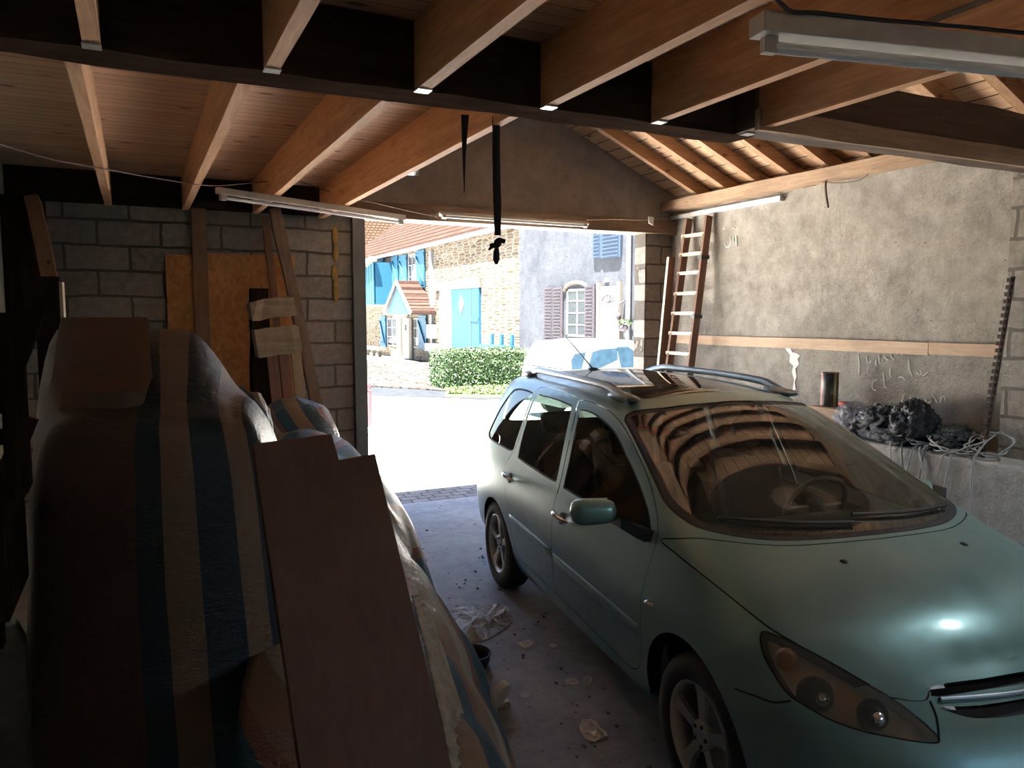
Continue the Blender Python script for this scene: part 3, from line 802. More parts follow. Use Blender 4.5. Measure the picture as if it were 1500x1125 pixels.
# ------------------------------------------------------------------ timbers
t_ = MB(); t_.beam((XL, 3.175, ZJ + .138), (2.86, 3.175, ZJ + .138), .19, .276, segs=14, wob=.006)
t_.build('ceiling_beam', M_oldbeam, label='long blackened old beam carrying the pine joists across the garage', cat='beam')
t_ = MB(); t_.beam((2.74, 3.02, ZJ + .15), (XR, 3.02, ZJ + .15), .17, .30, segs=10, wob=.007)
o = t_.build('tie_beam', M_beamR, label='dark rough beam end running to the right wall above the car', cat='beam')
MB().beam((2.74, 2.93, ZJ + .035), (XR, 2.93, ZJ + .035), .03, .10, segs=10, wob=.004).build('edge_board', M_weather, o)
o = MB().box(XL, 1.66, 7.33, 7.49, 2.90, 3.15).build('header_beam', M_oldbeam, label='black timber header on top of the block wall under the far joist ends', cat='beam')
o = MB().beam((1.72, 7.56, 2.985), (XR, 7.56, 2.985), .30, .15, segs=8, wob=.004).build('door_lintel', wood('lintel timber', (.10, .06, .04), (.22, .15, .10), 0, knots=False), label='timber lintel spanning the top of the garage doorway', cat='lintel')
order_near = ['against the left wall', 'second from the left wall', 'third from the left wall', 'fourth from the left wall', 'fifth from the left wall', 'rightmost, beside the open roof']
JX = [-.1, .49, 1.08, 1.66, 2.25, 2.79]
for i, x in enumerate(JX):
    o = MB().beam((x, YB + .02, (ZJ + ZC) / 2), (x, 3.078, (ZJ + ZC) / 2), .052, ZC - ZJ - .002, segs=10, wob=.0015).build('ceiling_joist', M_joist, label='pine joist on the near side of the black beam, ' + order_near[i], cat='joist', group='joists nearer than the black beam')
    MB().box(x - .03, x + .03, 3.02, 3.075, ZJ - .006, ZJ - .0005).build('joist_hanger', plain('zinc', (.62, .64, .66), .35, .7) if i == 0 else bpy.data.materials['zinc'], o)
order_far = ['nearest the left wall', 'second from the left wall', 'third from the left wall, over the long tube light', 'rightmost, beside the bare gable']
for i, x in enumerate([-.17, .42, 1.0, 1.6]):
    MB().beam((x, 3.275, (ZJ + ZC) / 2), (x, 7.325 if i < 3 else 7.40, (ZJ + ZC) / 2), .052, ZC - ZJ - .002, segs=10, wob=.0015).build('ceiling_joist', M_joist, label='pine joist beyond the black beam, ' + order_far[i], cat='joist', group='joists beyond the black beam')
# rafters on the right slope
far_y = [6.95, 6.5, 6.05, 5.6, 5.15, 4.7, 4.25, 3.8, 3.35]
for i, y in enumerate(far_y + [2.9, 2.35, 1.8, 1.25, .7]):
    zt = lambda x: rz(x) + .06
    o = MB().beam((5.98, y, zt(5.98)), (2.43, y, zt(2.43)), .07, .12, up=(0, 0, 1), segs=6, wob=.003)
    lab = ('roof rafter on the right slope, ' + ['closest to the gable', 'second from the gable', 'third from the gable', 'fourth from the gable', 'fifth from the gable', 'sixth from the gable', 'seventh from the gable', 'eighth from the gable', 'ninth from the gable'][i]) if i < 9 else ('rafter seen above the dark beam at the right, ' + ['first behind it', 'second behind it', 'third behind it', 'fourth behind it', 'fifth behind it'][i - 9])
    o.build('roof_rafter', M_rafter, label=lab, cat='rafter', group='rafters of the right roof slope')
MB().beam((5.66, YB, 3.225), (5.66, 7.48, 3.225), .18, .105, segs=20, wob=.006).build('wall_plate', M_plate, label='long timber wall plate under the rafters along the right wall', cat='timber')
M_grey = plain('grey pvc', (.42, .41, .40), .6)
MB().box(5.70, 5.749, 5.75, 7.48, 3.08, 3.13).build('cable_trunking', M_grey, label='grey cable trunking fixed under the right wall plate', cat='trunking')
# horizontal battens on the right wall
o = MB().beam((5.735, 4.12, 1.695), (5.735, 7.46, 1.69), .028, .10, segs=8, wob=.003).build('wall_batten', M_batten, label='long knotty batten nailed along the right wall behind the ladder foot', cat='plank')
MB().beam((5.733, 3.52, 1.70), (5.733, 4.115, 1.70), .03, .095, segs=3, wob=.002).build('wall_batten', M_batten, label='short clean batten on the right wall beside the rusty bar', cat='plank')
# pilaster at the right and masonry ledge
MB().box(5.56, XR, 3.0, 3.42, 0, 3.17).build('wall_right_pilaster', M_blockY, **ST)
M_ledge = plaster('ledge cement', (.22, .21, .19), (.34, .325, .30), (.46, .44, .41), (.20, .18, .16))
MB().box(5.24, XR, 2.0, 6.2, 0, .95).build('wall_right_ledge', M_ledge, bevel=.02, **ST)
# marks on the right wall
M_white = plain('white paint marks', (.85, .83, .78), .9, var=.1)
def stroke(mb, pts, sc, ox, oy, r=.005, X=5.7485):
    P = [onx(ox + x / sc, oy + y / sc, X) for x, y in pts]
    P = smooth_poly(P, 4, False) if len(P) > 2 else P
    mb.tube(P, r, 5, flat=1)
mb = MB()
for L in ([(380,470),(340,480),(315,530),(320,580),(360,600)], [(450,370),(460,470),(470,570),(490,560)], [(535,325),(530,400),(545,450)], [(640,440),(690,440),(715,475),(735,450)], [(765,230),(770,340),(800,400),(810,440)], [(860,370),(880,400),(920,395),(900,350)], [(930,420),(960,410),(990,380)],
          [(550,725),(520,770),(530,830),(590,825)], [(710,650),(675,740),(680,840),(730,860),(750,840)], [(785,690),(765,760),(790,810),(830,790)], [(870,780),(890,745),(930,740),(935,775),(960,760)], [(970,690),(975,750),(1010,755),(1040,720)], [(1050,640),(1080,700),(1100,750)], [(1145,750),(1160,690),(1190,675),(1205,700),(1195,725)],
          [(610,120),(560,130),(550,190),(590,220)], [(620,160),(630,120),(650,155),(665,120),(685,160)], [(700,150),(715,120),(735,150),(770,120)], [(470,180),(500,215),(520,225)], [(400,165),(405,265),(440,255),(450,220)], [(370,220),(355,260),(365,300)], [(250,180),(255,250),(285,265),(300,235)], [(275,310),(255,340),(275,375)], [(150,160),(160,300),(155,410)]):
    stroke(mb, L, 8.333, 1240, 500, .0055)
mb.build('painted_scrawl', M_white, wr)
mb = MB()
for L in ([(440,240),(450,265),(470,262),(485,225),(475,205)], [(495,195),(498,235)], [(515,195),(518,262)], [(430,150),(440,152)], [(492,145),(508,148)]):
    stroke(mb, L, 4.325, 960, 300, .009)
mb.build('painted_mark', M_white, wr)
mb = MB()
def patch(pts, mat, nm, X=5.744):
    P = [onx(x, y, X) for x, y in pts]; m = MB(); m.prism(P, (.004, 0, 0)); return m.build(nm, mat, wr)
patch([(1150,510),(1157,508),(1160,516),(1166,517),(1172,521),(1168,527),(1171,533),(1165,540),(1167,552),(1164,560),(1166,570),(1161,572),(1163,556),(1160,545),(1162,536),(1156,530),(1157,520)], M_white, 'white_filler_patch')
# door frame at the left of the opening
M_post = plain('grey steel', (.16, .17, .18), .55, .4)
o = MB().box(1.90, 2.02, YF - .09, YF - .005, 0, 2.90).build('door_guide_post', M_post, label='grey steel door guide post on the left side of the doorway', cat='post')
M_foam = plain('yellow expanding foam', (.42, .27, .09), .9, var=.3)
random.seed(3)
mb = MB()
for (x, y, rx, rz_) in ((491, 345, .03, .09), (492, 372, .03, .08), (490, 400, .035, .08), (492, 425, .03, .12)):
    c = ony(x, y, YF - .012); mb.ball((c.x, YF - .012, c.z), rx, .015, rz_, 10, 7)
mb.build('foam_filler', M_foam, fw)
# steel door rails lying against the lintel are the tube lights' neighbours
# window of the rear wall
g = MB().box(2.6, 5.2, YB - .12, YB - .10, 1.3, 2.5).build('window_1', glass('window glass', (.9, .95, .93), .02, .05), **ST)
mb = MB()
for x in (2.62, 3.9, 5.18): mb.box(x - .03, x + .03, YB - .15, YB - .06, 1.3, 2.5)
for z in (1.32, 2.48): mb.box(2.6, 5.2, YB - .15, YB - .06, z - .03, z + .03)
mb.build('window_frame', M_grey, g)
# ------------------------------------------------------------------ striped tarpaulin heap in the left foreground
def tarp_mat():
    t = NT('striped woven tarpaulin'); uv = t.new('ShaderNodeUVMap'); uv.uv_map = 'UVMap'
    nz = t.new('ShaderNodeTexNoise'); nz.inputs['Scale'].default_value = 2.0; t.link(uv.outputs[0], nz.inputs['Vector'])
    ad = t.new('ShaderNodeVectorMath', operation='MULTIPLY_ADD'); t.link(nz.outputs['Color'], ad.inputs[0]); ad.inputs[1].default_value = (.03,) * 3; t.link(uv.outputs[0], ad.inputs[2])
    sx = t.new('ShaderNodeSeparateXYZ'); t.link(ad.outputs[0], sx.inputs[0])
    m = t.new('ShaderNodeMath', operation='FRACT'); mm = t.new('ShaderNodeMath', operation='DIVIDE'); t.link(sx.outputs[0], mm.inputs[0]); mm.inputs[1].default_value = .42; t.link(mm.outputs[0], m.inputs[0])
    r = t.new('ShaderNodeValToRGB'); r.color_ramp.interpolation = 'CONSTANT'; t.link(m.outputs[0], r.inputs['Fac']); e = r.color_ramp.elements
    bl = (.02, .085, .14, 1); tn = (.26, .17, .115, 1); wh = (.34, .32, .30, 1); pk = (.22, .10, .08, 1)
    seq = [(0, bl), (.19, tn), (.40, bl), (.60, pk), (.66, tn), (.80, wh), (.92, pk)]
    e[0].position = 0; e[0].color = bl
    e[1].position = seq[1][0]; e[1].color = seq[1][1]
    for p, c in seq[2:]:
        x = e.new(p); x.color = c
    t.base(r.outputs['Color']); t.set(Roughness=.38); t.b.inputs['Specular IOR Level'].default_value = .5
    n = t.noise(t.coords((6, 6, 14)), 3, 5, .7, 1.2); t.bump(n, .5, .02); return t.m
M_tarp = tarp_mat()
def stripes2():
    m = M_tarp.copy(); m.name = 'navy and tan woven tarpaulin'; nt = m.node_tree
    r = [n for n in nt.nodes if n.type == 'VALTORGB' and n.color_ramp.interpolation == 'CONSTANT'][0]; e = r.color_ramp.elements
    while len(e) > 1: e.remove(e[-1])
    nv = (.016, .030, .046, 1); tn = (.20, .125, .085, 1); br = (.085, .045, .035, 1)
    dv = [n for n in nt.nodes if n.type == 'MATH' and n.operation == 'DIVIDE'][0]; dv.inputs[1].default_value = 1.3
    e[0].position = 0; e[0].color = br
    for u, c in ((.235, nv), (.285, tn), (.36, nv), (.455, tn), (.54, nv), (.63, tn), (.71, nv), (.80, tn), (.88, nv), (.96, tn), (1.05, nv), (1.15, tn)):
        x = e.new(u / 1.3); x.color = c
    return m
M_tarp2 = stripes2()
def grid_surface(name, ctrl, nu, nvv, uvf, mat, parent=None, thick=.004, wr_=.012, wsc=5, seed=0, **kw):
    """smooth grid through control rows, wrinkled by noise; uvf(i_row, j_col, p) gives UV in metres"""
    rows = [smooth_poly(r, nu, False) for r in ctrl]
    cols = [smooth_poly([r[k] for r in rows], nvv, False) for k in range(len(rows[0]))]
    G = [[cols[k][i] for k in range(len(cols))] for i in range(len(cols[0]))]
    H = len(G); Wd = len(G[0])
    V = []
    for i in range(H):
        for k in range(Wd):
            p = G[i][k]; q = Vector((p.x * wsc + seed, p.y * wsc, p.z * wsc * .45))
            d = mnoise.noise(q) + .5 * mnoise.noise(q * 2.3)
            a = G[min(i+1, H-1)][k] - G[max(i-1, 0)][k]; b = G[i][min(k+1, Wd-1)] - G[i][max(k-1, 0)]
            n = a.cross(b); n = n.normalized() if n.length > 1e-9 else Vector((0, 0, 1))
            V.append(p + n * d * wr_)
    F = [(i*Wd+k, i*Wd+k+1, (i+1)*Wd+k+1, (i+1)*Wd+k) for i in range(H-1) for k in range(Wd-1)]
    o0 = origin_of(parent) if parent else Vector((sum(v.x for v in V)/len(V), sum(v.y for v in V)/len(V), min(v.z for v in V)))
    me = bpy.data.meshes.new(name); me.from_pydata([v - o0 for v in V], [], F); me.materials.append(mat)
    me.polygons.foreach_set('use_smooth', [True] * len(F)); uvl = me.uv_layers.new(name='UVMap')
    for poly in me.polygons:
        for li in poly.loop_indices:
            vi = me.loops[li].vertex_index; uvl.data[li].uv = uvf(vi // Wd / (H - 1), vi % Wd / (Wd - 1), V[vi])
    me.update(); o = bpy.data.objects.new(name, me); COL.objects.link(o)
    if parent: o.parent = parent
    else: o.location = o0
    m = o.modifiers.new('t', 'SOLIDIFY'); m.thickness = thick; m.offset = 0
    tag(o, **kw) if kw else None
    return o
V3 = Vector
# tall stack, draped
ctrl = []
def row(Y, zr, fall): return [V3((x, Y + dy, z)) for x, dy, z in fall]
ctrl.append([V3(p) for p in ((-.33,3.35,0.05),(-.31,3.3,1.2),(-.28,3.25,1.72),(-.05,3.25,1.74),(.16,3.25,1.74),(.30,3.25,1.56),(.44,3.25,1.40),(.60,3.2,.9),(.68,3.2,.05))])
ctrl.append([V3(p) for p in ((-.32,2.75,0.05),(-.29,2.75,1.3),(-.235,2.72,1.88),(-.05,2.7,1.905),(.165,2.7,1.905),(.28,2.7,1.73),(.40,2.7,1.555),(.52,2.7,1.0),(.64,2.7,.05))])
ctrl.append([V3(p) for p in ((-.31,2.35,0.05),(-.28,2.32,1.2),(-.215,2.28,1.69),(-.04,2.25,1.735),(.12,2.24,1.73),(.22,2.24,1.70),(.31,2.25,1.61),(.44,2.3,.9),(.56,2.35,.05))])
ctrl.append([V3(p) for p in ((-.30,2.18,0.05),(-.27,2.14,1.0),(-.22,2.10,1.55),(-.06,2.08,1.58),(.12,2.08,1.58),(.23,2.09,1.56),(.31,2.12,1.47),(.43,2.2,.85),(.55,2.3,.05))])
ctrl.append([V3(p) for p in ((-.29,2.12,0.04),(-.26,2.02,.6),(-.23,1.98,.85),(-.06,1.96,.9),(.14,1.96,.9),(.27,1.97,.9),(.36,2.02,.85),(.46,2.12,.5),(.56,2.26,.04))])
ctrl.append([V3(p) for p in ((-.29,2.10,0.0),(-.25,1.92,.03),(-.2,1.88,.03),(-.04,1.86,.03),(.16,1.86,.03),(.30,1.88,.03),(.42,1.94,.03),(.50,2.05,.03),(.58,2.24,.0))])
xs = [-.42, -.30, -.20, -.05, .12, .25, .38, .60, .80]
def uvA(i, k, p):
    j = k * 8; a = min(int(j), 7); x = xs[a] + (xs[a+1] - xs[a]) * (j - a)
    return (x + .235, i * 2)
tp = thing('striped_tarp', (0, 2.6, 0), 'blue and tan striped tarpaulin draped over a tall stack in the left foreground', 'tarpaulin')
grid_surface('tarp_sheet', ctrl, 7, 8, uvA, M_tarp2, tp, wr_=.010, wsc=5)
# brown cushion hanging over its front shoulder
M_brown = plain('brown leatherette', (.115, .052, .033), .6)
rows_ = []
for i in range(9):
    t = i / 8; Y = 2.665 - .425 * t; z = 1.935 - .19 * t
    hw = .128 - .03 * max(0, t - .75) * 4
    rows_.append([(-.085 + hw * s_, Y - (.012 if abs(s_) < 1 else 0), z + (.020 if abs(s_) < 1 else -.03)) for s_ in (-1, -.9, -.5, 0, .5, .9, 1)])
mb = MB(); mb.grid([[V3(p) for p in r] for r in rows_]); mb.grid([[V3(p) - V3((0, 0, .06)) for p in reversed(r)] for r in rows_])
e1 = [V3(p) for p in rows_[-1]]; mb.grid([e1, [p - V3((0, 0, .06)) for p in e1]])
cu = mb.build('brown_cushion', M_brown, label='flat brown cushion lying on the striped tarpaulin beside the dark post', cat='cushion')
# low long heap
ctrl = []
for Y, X0, top, prof in (
    (1.35, .10, .95, ((.42, .98), (.62, .93), (.76, .72), (.86, .40), (.95, .12), (1.0, .0))),
    (1.9, .20, 1.08, ((.50, 1.10), (.72, 1.05), (.88, .80), (1.0, .46), (1.10, .14), (1.16, .0))),
    (2.5, .40, 1.12, ((.64, 1.16), (.82, 1.10), (.98, .84), (1.10, .48), (1.22, .16), (1.30, .0))),
    (3.1, .48, 1.18, ((.70, 1.22), (.88, 1.14), (1.04, .86), (1.18, .48), (1.32, .16), (1.41, .0))),
    (3.7, .50, 1.24, ((.76, 1.28), (.96, 1.18), (1.14, .90), (1.29, .50), (1.42, .16), (1.50, .0))),
    (4.25, .52, 1.30, ((.80, 1.34), (1.04, 1.24), (1.28, .96), (1.46, .62), (1.58, .18), (1.64, .0))),
    (4.5, .55, 1.10, ((.80, 1.16), (1.04, 1.02), (1.28, .78), (1.42, .5), (1.54, .14), (1.60, .0))),
    (4.68, .6, .02, ((.80, .02), (1.04, .02), (1.25, .02), (1.40, .02), (1.5, .01), (1.56, .0)))):
    ctrl.append([V3((X0, Y, top))] + [V3((x, Y + .05 * math.sin(Y * 3 + x * 4), z)) for x, z in prof])
def uvB(i, k, p): return (.10 + k * 1.15 + .25 * math.sin(i * 5), i * 3)
t2 = thing('striped_tarp', (1, 3, 0), 'crumpled striped tarpaulin spilling to the floor beside the car, behind the brown board', 'tarpaulin')
grid_surface('tarp_sheet', ctrl, 8, 9, uvB, M_tarp, t2, wr_=.030, wsc=4.2, seed=5)
# small folded lump between the two sheets and rounded bundle
def lump(name, c, r, parent, seed, amp=.2, mat=M_tarp, rg=0.0, n=28, m=18, **kw):
    mb_v = []; 
    V = []; F = []
    for i in range(m + 1):
        a = -PI/2 + PI*i/m
        for k in range(n):
            b = 2*PI*k/n; d = V3((math.cos(a)*math.cos(b), math.cos(a)*math.sin(b), math.sin(a)))
            q = 1 + amp * (mnoise.noise(d * 2.1 + V3((seed, 0, 0))) + .5 * mnoise.noise(d * 5 + V3((seed, 3, 0)))) + rg * (.5 - abs(mnoise.noise(d * 4.5 + V3((seed, 7, 2)))) * 1.6) + rg * .6 * (.5 - abs(mnoise.noise(d * 10 + V3((seed, 9, 1)))) * 1.6)
            z = d.z * r[2] * q
            V.append(V3(c) + V3((d.x * r[0] * q, d.y * r[1] * q, max(z, -r[2] * .75))))
    for i in range(m):
        for k in range(n): F.append((i*n+k, i*n+(k+1) % n, (i+1)*n+(k+1) % n, (i+1)*n+k))
    o0 = origin_of(parent) if parent else V3((c[0], c[1], c[2] - r[2] * .75))
    me = bpy.data.meshes.new(name); me.from_pydata([v - o0 for v in V], [], F); me.materials.append(mat)
    me.polygons.foreach_set('use_smooth', [True] * len(F)); uvl = me.uv_layers.new(name='UVMap')
    for poly in me.polygons:
        for li in poly.loop_indices:
            v = V[me.loops[li].vertex_index]; uvl.data[li].uv = ((v.x - v.y * .2 + v.z * .75), v.y)
    me.update(); o = bpy.data.objects.new(name, me); COL.objects.link(o)
    if parent: o.parent = parent
    else: o.location = o0
    if kw: tag(o, **kw)
    return o
c = ony(430, 690, 4.75); lump('tarp_bundle', (c.x + .02, 4.75, 1.22), (.25, .28, .24), None, 2, .10, label='rounded tarpaulin bundle behind the notched top of the brown board', cat='bundle')
c = ony(372, 625, 3.9); lump('tarp_bundle', (c.x - .03, 3.9, 1.40), (.12, .2, .20), None, 9, .2, label='small folded tarpaulin peak showing past the sloping edge of the draped stack', cat='bundle')
# brown boards leaning on the heap
T0 = ony(370, 650, 1.5); T1 = ony(550, 664, 1.5); B0 = ony(440, 1125, 1.3)
nrm = (T1 - T0).cross(B0 - T0).normalized()
def onplane(x, y, off=0.0):
    r = ray(x, y); t = (T0 + nrm * off - CAMP).dot(nrm) / r.dot(nrm); return CAMP + r * t
def ext(a, b):     # extend a->b to the floor
    t = (a.z - .01) / (a.z - b.z); return a + (b - a) * t
M_board = wood('brown laminated board', (.17, .085, .068), (.23, .125, .10), 2, rough=.55, knots=False, dirt=.15)
if nrm.y > 0: nrm = -nrm
a0 = onplane(370, 650); a1 = onplane(486, 635); a2 = onplane(497, 673); a3 = onplane(550, 664)
b0 = ext(a0, onplane(440, 1125)); b3 = ext(a3, onplane(662, 1125)); b2 = ext(a2, onplane(590, 1125))
MB().prism([a0, a1, a2, a3, b3, b0], -nrm * .022).build('brown_board', M_board, label='tall brown board with a notched top edge leaning on the tarpaulin heap', cat='board', bevel=.002)
# loop of handle strap beyond the boards
P = [ony(548, 668, 4.25), ony(562, 668, 4.25), ony(576, 676, 4.25), ony(586, 688, 4.25)]
# ------------------------------------------------------------------ left edge clutter
M_dark = wood('black-brown old wood', (.018, .012, .010), (.045, .030, .022), 2, knots=False)
M_dark.node_tree.nodes['Principled BSDF'].inputs['Specular IOR Level'].default_value = 0
M_edge = wood('pale lit edge', (.38, .30, .22), (.52, .42, .32), 2, knots=False)
p0 = ony(50, 405, 3.55); p1 = ony(92, 412, 3.55)
pl = MB().box(p0.x, p1.x - .012, 3.52, 3.62, 0, p0.z).build('upright_plank', M_dark, label='broad dark plank standing upright behind the tarpaulin by the left wall', cat='plank')
MB().box(p1.x - .012, p1.x, 3.52, 3.62, 0, p0.z - .02).build('lit_edge', M_edge, pl)  # pale strip paints the light along the plank's right edge
lg = MB()
o1 = ony(0, 712, 2.0); 
wbx = thing('work_bench', (-.6, 1.9, 0), 'dark wooden bench standing at the left edge of the picture', 'bench')
x1 = -.235
MB().box(XL + .05, x1 - .01, 1.75, 2.05, 1.36, 1.56).build('drawer_box', M_dark, wbx, bevel=.004)
MB().box(XL + .02, x1, 1.70, 2.10, 1.56, 1.60).build('bench_top', M_dark, wbx, bevel=.004)
for x in (XL + .42, XL + .10):
    for y in (1.77, 2.03): MB().box(x - .03, x + .03, y - .03, y + .03, 0, 1.36).build('leg', M_dark, wbx)
MB().box(x1 - .10, x1 - .02, 1.72, 1.76, 1.32, 1.358).build('peg', M_dark, wbx)
# old chair back: uprights and crossing pieces stacked on the bench
fr = thing('wooden_trestle', (-.4, 1.85, 1.60), 'old dark wooden frame standing on the bench by the left wall', 'frame')
def yb(x, y, Y=1.9): return ony(x, y, Y)
pa, pb = yb(14, 458), yb(14, 712)
MB().beam((pa.x, 1.9, pa.z), (pa.x, 1.9, 1.602), .042, .042, up=(0, 1, 0), segs=4, wob=.002).build('upright', M_dark, fr)
a_, b_ = yb(46, 452), yb(-10, 600)
MB().beam(a_, b_, .05, .05, up=(0, 1, 0), segs=4, wob=.003).build('slanting_rail', M_dark, fr)
a_, b_ = yb(42, 612), yb(8, 712)
MB().beam(a_, (b_.x, 1.9, 1.622), .035, .04, up=(0, 1, 0)).build('brace', M_dark, fr)
a_, b_ = yb(0, 640), yb(24, 640)
MB().beam(yb(-20, 640), yb(30, 640), .03, .03, up=(0, 1, 0)).build('cross_rail', M_dark, fr)
# plank end between the bench and the upright plank
MB().beam(ony(-30, 697, 2.9), ony(83, 697, 2.9), .20, .075).build('shelf_board', wood('grey-brown board', (.12, .08, .07), (.2, .14, .12), 0), label='short board lying level below the dark upright plank', cat='plank')

# pale slab added to stand in for a lit floor patch low at the left
q = ony(18, 915, 2.35); q1 = ony(42, 915, 2.35)
MB().prism([(q.x - .25, 2.35, 0), (q1.x - .005, 2.35, 0), (q1.x - .005, 2.35, q.z - .07), (q1.x - .03, 2.35, q.z), (q.x - .25, 2.35, q.z - .02)], (0, .05, 0)).build('lit_patch_slab', plain('pale lit patch', (.62, .66, .68), .9, var=.3, nscale=14), label='pale slab standing in for a lit floor patch at the left edge below the bench', cat='slab', bevel=.006)
# ruffled lining where the crumpled sheet is bunched beside the boards
Lp = [(606, 880, 2.0), (618, 925, 1.85), (632, 985, 1.72), (648, 1055, 1.6), (664, 1135, 1.5)]
Rp = [(618, 876, 2.05), (640, 925, 1.95), (660, 985, 1.82), (682, 1055, 1.7), (706, 1135, 1.58)]
Ls = smooth_poly([ony(*p) for p in Lp], 16, False); Rs = smooth_poly([ony(*p) for p in Rp], 16, False)
rows_ = []
for i, (l_, r_) in enumerate(zip(Ls, Rs)):
    rows_.append([l_.lerp(r_, k / 7) + V3((-.02, -.04, .03)) + V3((-.3, -.7, .4)) * (.012 * math.sin(i * 1.9 + k * .5) + .010 * mnoise.noise(V3((i * .6, k * .5, 3)))) for k in range(8)])
mb = MB(); mb.grid(rows_); lin = mb.build('ruffled_lining', plain('pale tarpaulin lining', (.40, .33, .27), .5, var=.35, nscale=20), t2)
lin.modifiers.new('t', 'SOLIDIFY').thickness = .003

# ------------------------------------------------------------------ against the block wall
def osb():
    t = NT('chipboard'); v = t.coords((1, 1, .6)); vo = t.new('ShaderNodeTexVoronoi'); t.link(v, vo.inputs['Vector']); vo.inputs['Scale'].default_value = 34
    c = t.ramp(vo.outputs['Color'], [(0, (.42, .18, .055)), (1, (.66, .33, .12))]); n = t.noise(t.coords(), 3, 5)
    c = t.mix(t.ramp(n, [(.4, (0,) * 3), (.8, (.4,) * 3)]), c, (.22, .09, .035)); t.base(c); t.set(Roughness=.75); return t.m
M_osb = osb()
def facing(nm, mat, x0, y0, x1, y1, Y, d, label, cat, **kw):
    a = ony(x0, y0, Y); b = ony(x1, y0, Y)
    z1 = 0 if y1 is None else ony((x0+x1)/2, y1, Y).z
    return MB().box(a.x, b.x, Y, Y + d, z1, (a.z + b.z) / 2).build(nm, mat, label=label, cat=cat, **kw)
facing('chipboard_sheet', M_osb, 242, 373, 284, None, 7.45, .02, 'narrow orange chipboard sheet on the block wall, left of the stud', 'board')
facing('chipboard_sheet', M_osb, 286, 373, 432, None, 7.44, .03, 'wide orange chipboard sheet on the block wall, right of the stud', 'board')
M_stud = wood('stud timber', (.20, .11, .07), (.34, .21, .14), 2)
a = ony(280, 312, 7.40); MB().box(a.x, a.x + .12, 7.38, 7.435, 0, 2.9).build('timber_stud', M_stud, label='upright timber stud in front of the two chipboard sheets', cat='stud')
M_pole = wood('split weathered pole', (.16, .11, .085), (.32, .24, .19), 2, knots=False)
MB().beam(ony(402, 306, 7.28), ext(ony(402, 306, 7.28), ony(468, 612, 7.05)), .10, .07, up=(0, 1, 0), segs=12, wob=.008).build('leaning_pole', M_pole, label='long weathered pole leaning on the block wall left of the doorway', cat='pole')
MB().beam(ony(388, 318, 7.40), ext(ony(388, 318, 7.40), ony(420, 600, 7.3)), .06, .04, up=(0, 1, 0), segs=8, wob=.004).build('leaning_pole', M_stud, label='thin brown batten leaning just left of the weathered pole', cat='pole')
random.seed(5)
a = ony(372, 422, 6.9); b = ony(395, 422, 6.9)
MB().beam((a.x + .05, 6.98, 0), (a.x + .05, 6.98, a.z), .16, .14, up=(0, 1, 0), segs=10, wob=.012).build('charred_post', M_dark, label='short blackened post behind the split wood blocks', cat='post')
M_blockwood = wood('grey split wood', (.30, .24, .18), (.50, .42, .34), 0, knots=False)
cz = ony(396, 452, 6.75); 
rot = V3((.99, 0, .13)).normalized(); up = V3((-.13, 0, .99)).normalized()
for i, (dz, hh, lab) in enumerate(((0, .155, 'upper'), (-.28, .23, 'lower'))):
    c = cz + up * dz; mb = MB(); mb.beam(c - rot * .17, c + rot * .19, .20, hh, up=up, segs=6, wob=.012)
    mb.build('split_wood_block', M_blockwood, label=lab + ' pale split wood block propped on the red planks by the block wall', cat='wood block', group=None)
cols_ = [(398, 'left of three'), (412, 'middle of three'), (430, 'right of three')]
M_redplank = wood('reddish plank', (.22, .10, .075), (.36, .19, .14), 2)
for i, (x, lab) in enumerate(((397, 'leftmost'), (414, 'second'), ( 432, 'palest and rightmost'))):
    a = ony(x, 506, 6.9); b = ony(x + 10, 600, 6.9)
    m = M_redplank if i < 2 else M_batten
    MB().beam((a.x, 6.9, a.z), ext(a, b), .088, .03, up=(0, 1, 0), segs=4, wob=.003).build('short_plank', m, label=lab + ' short upright plank under the split wood blocks', cat='plank')
# brace in the far left corner
MB().beam(ony(48, 292, 7.0), ony(74, 412, 6.4), .10, .09, up=(0, 1, 0), segs=5, wob=.004).build('corner_brace', wood('brace timber', (.22, .12, .07), (.40, .24, .15), 2), label='slanting timber brace high in the far left corner', cat='brace')
MB().box(XL + .001, -.62, 7.05, 7.32, 1.76, 2.88).build('corner_casing', M_dark, label='black wall cupboard hanging in the far left corner', cat='casing')  # plain dark box over the upper corner

# ------------------------------------------------------------------ tube lights, wires, strap
M_tubew = plain('dusty white enamel', (.52, .50, .46), .5)
M_tube = plain('unlit glass tube', (.80, .82, .82), .15, var=.03, Coat_Weight=.4)
def tube_light(p0, p1, label, h=.045, w=.05, down=V3((0, 0, -1)), drop=.045, tr=.013):
    t = thing('tube_light', (V3(p0) + V3(p1)) / 2, label, 'tube light', 'fluorescent tube lights')
    p0 = V3(p0); p1 = V3(p1); d = (p1 - p0).normalized()
    MB().beam(p0, p1, w, h, up=-down).build('housing', M_tubew, t, bevel=.004)
    q0 = p0 + down * drop; q1 = p1 + down * drop
    MB().cyl(q0 + d * .06, q1 - d * .06, tr, n=12).build('tube', M_tube, t)
    for q, s_ in ((q0, 1), (q1, -1)):
        MB().obox(q + d * .045 * s_ - down * .005, d * .022, d.cross(down) * .016, down * .024).build('end_cap', M_tubew, t, bevel=.003)
    return t
tube_light(onz(318, 279, 2.843), onz(592, 319, 2.843), 'long dusty tube light slung under the joists beyond the black beam')
tube_light((2.74, 7.29, 2.965), (4.46, 7.29, 2.955), 'thin tube light fixed along the lintel over the doorway', h=.03, w=.04, down=V3((0, -.5, -.87)), drop=.03)
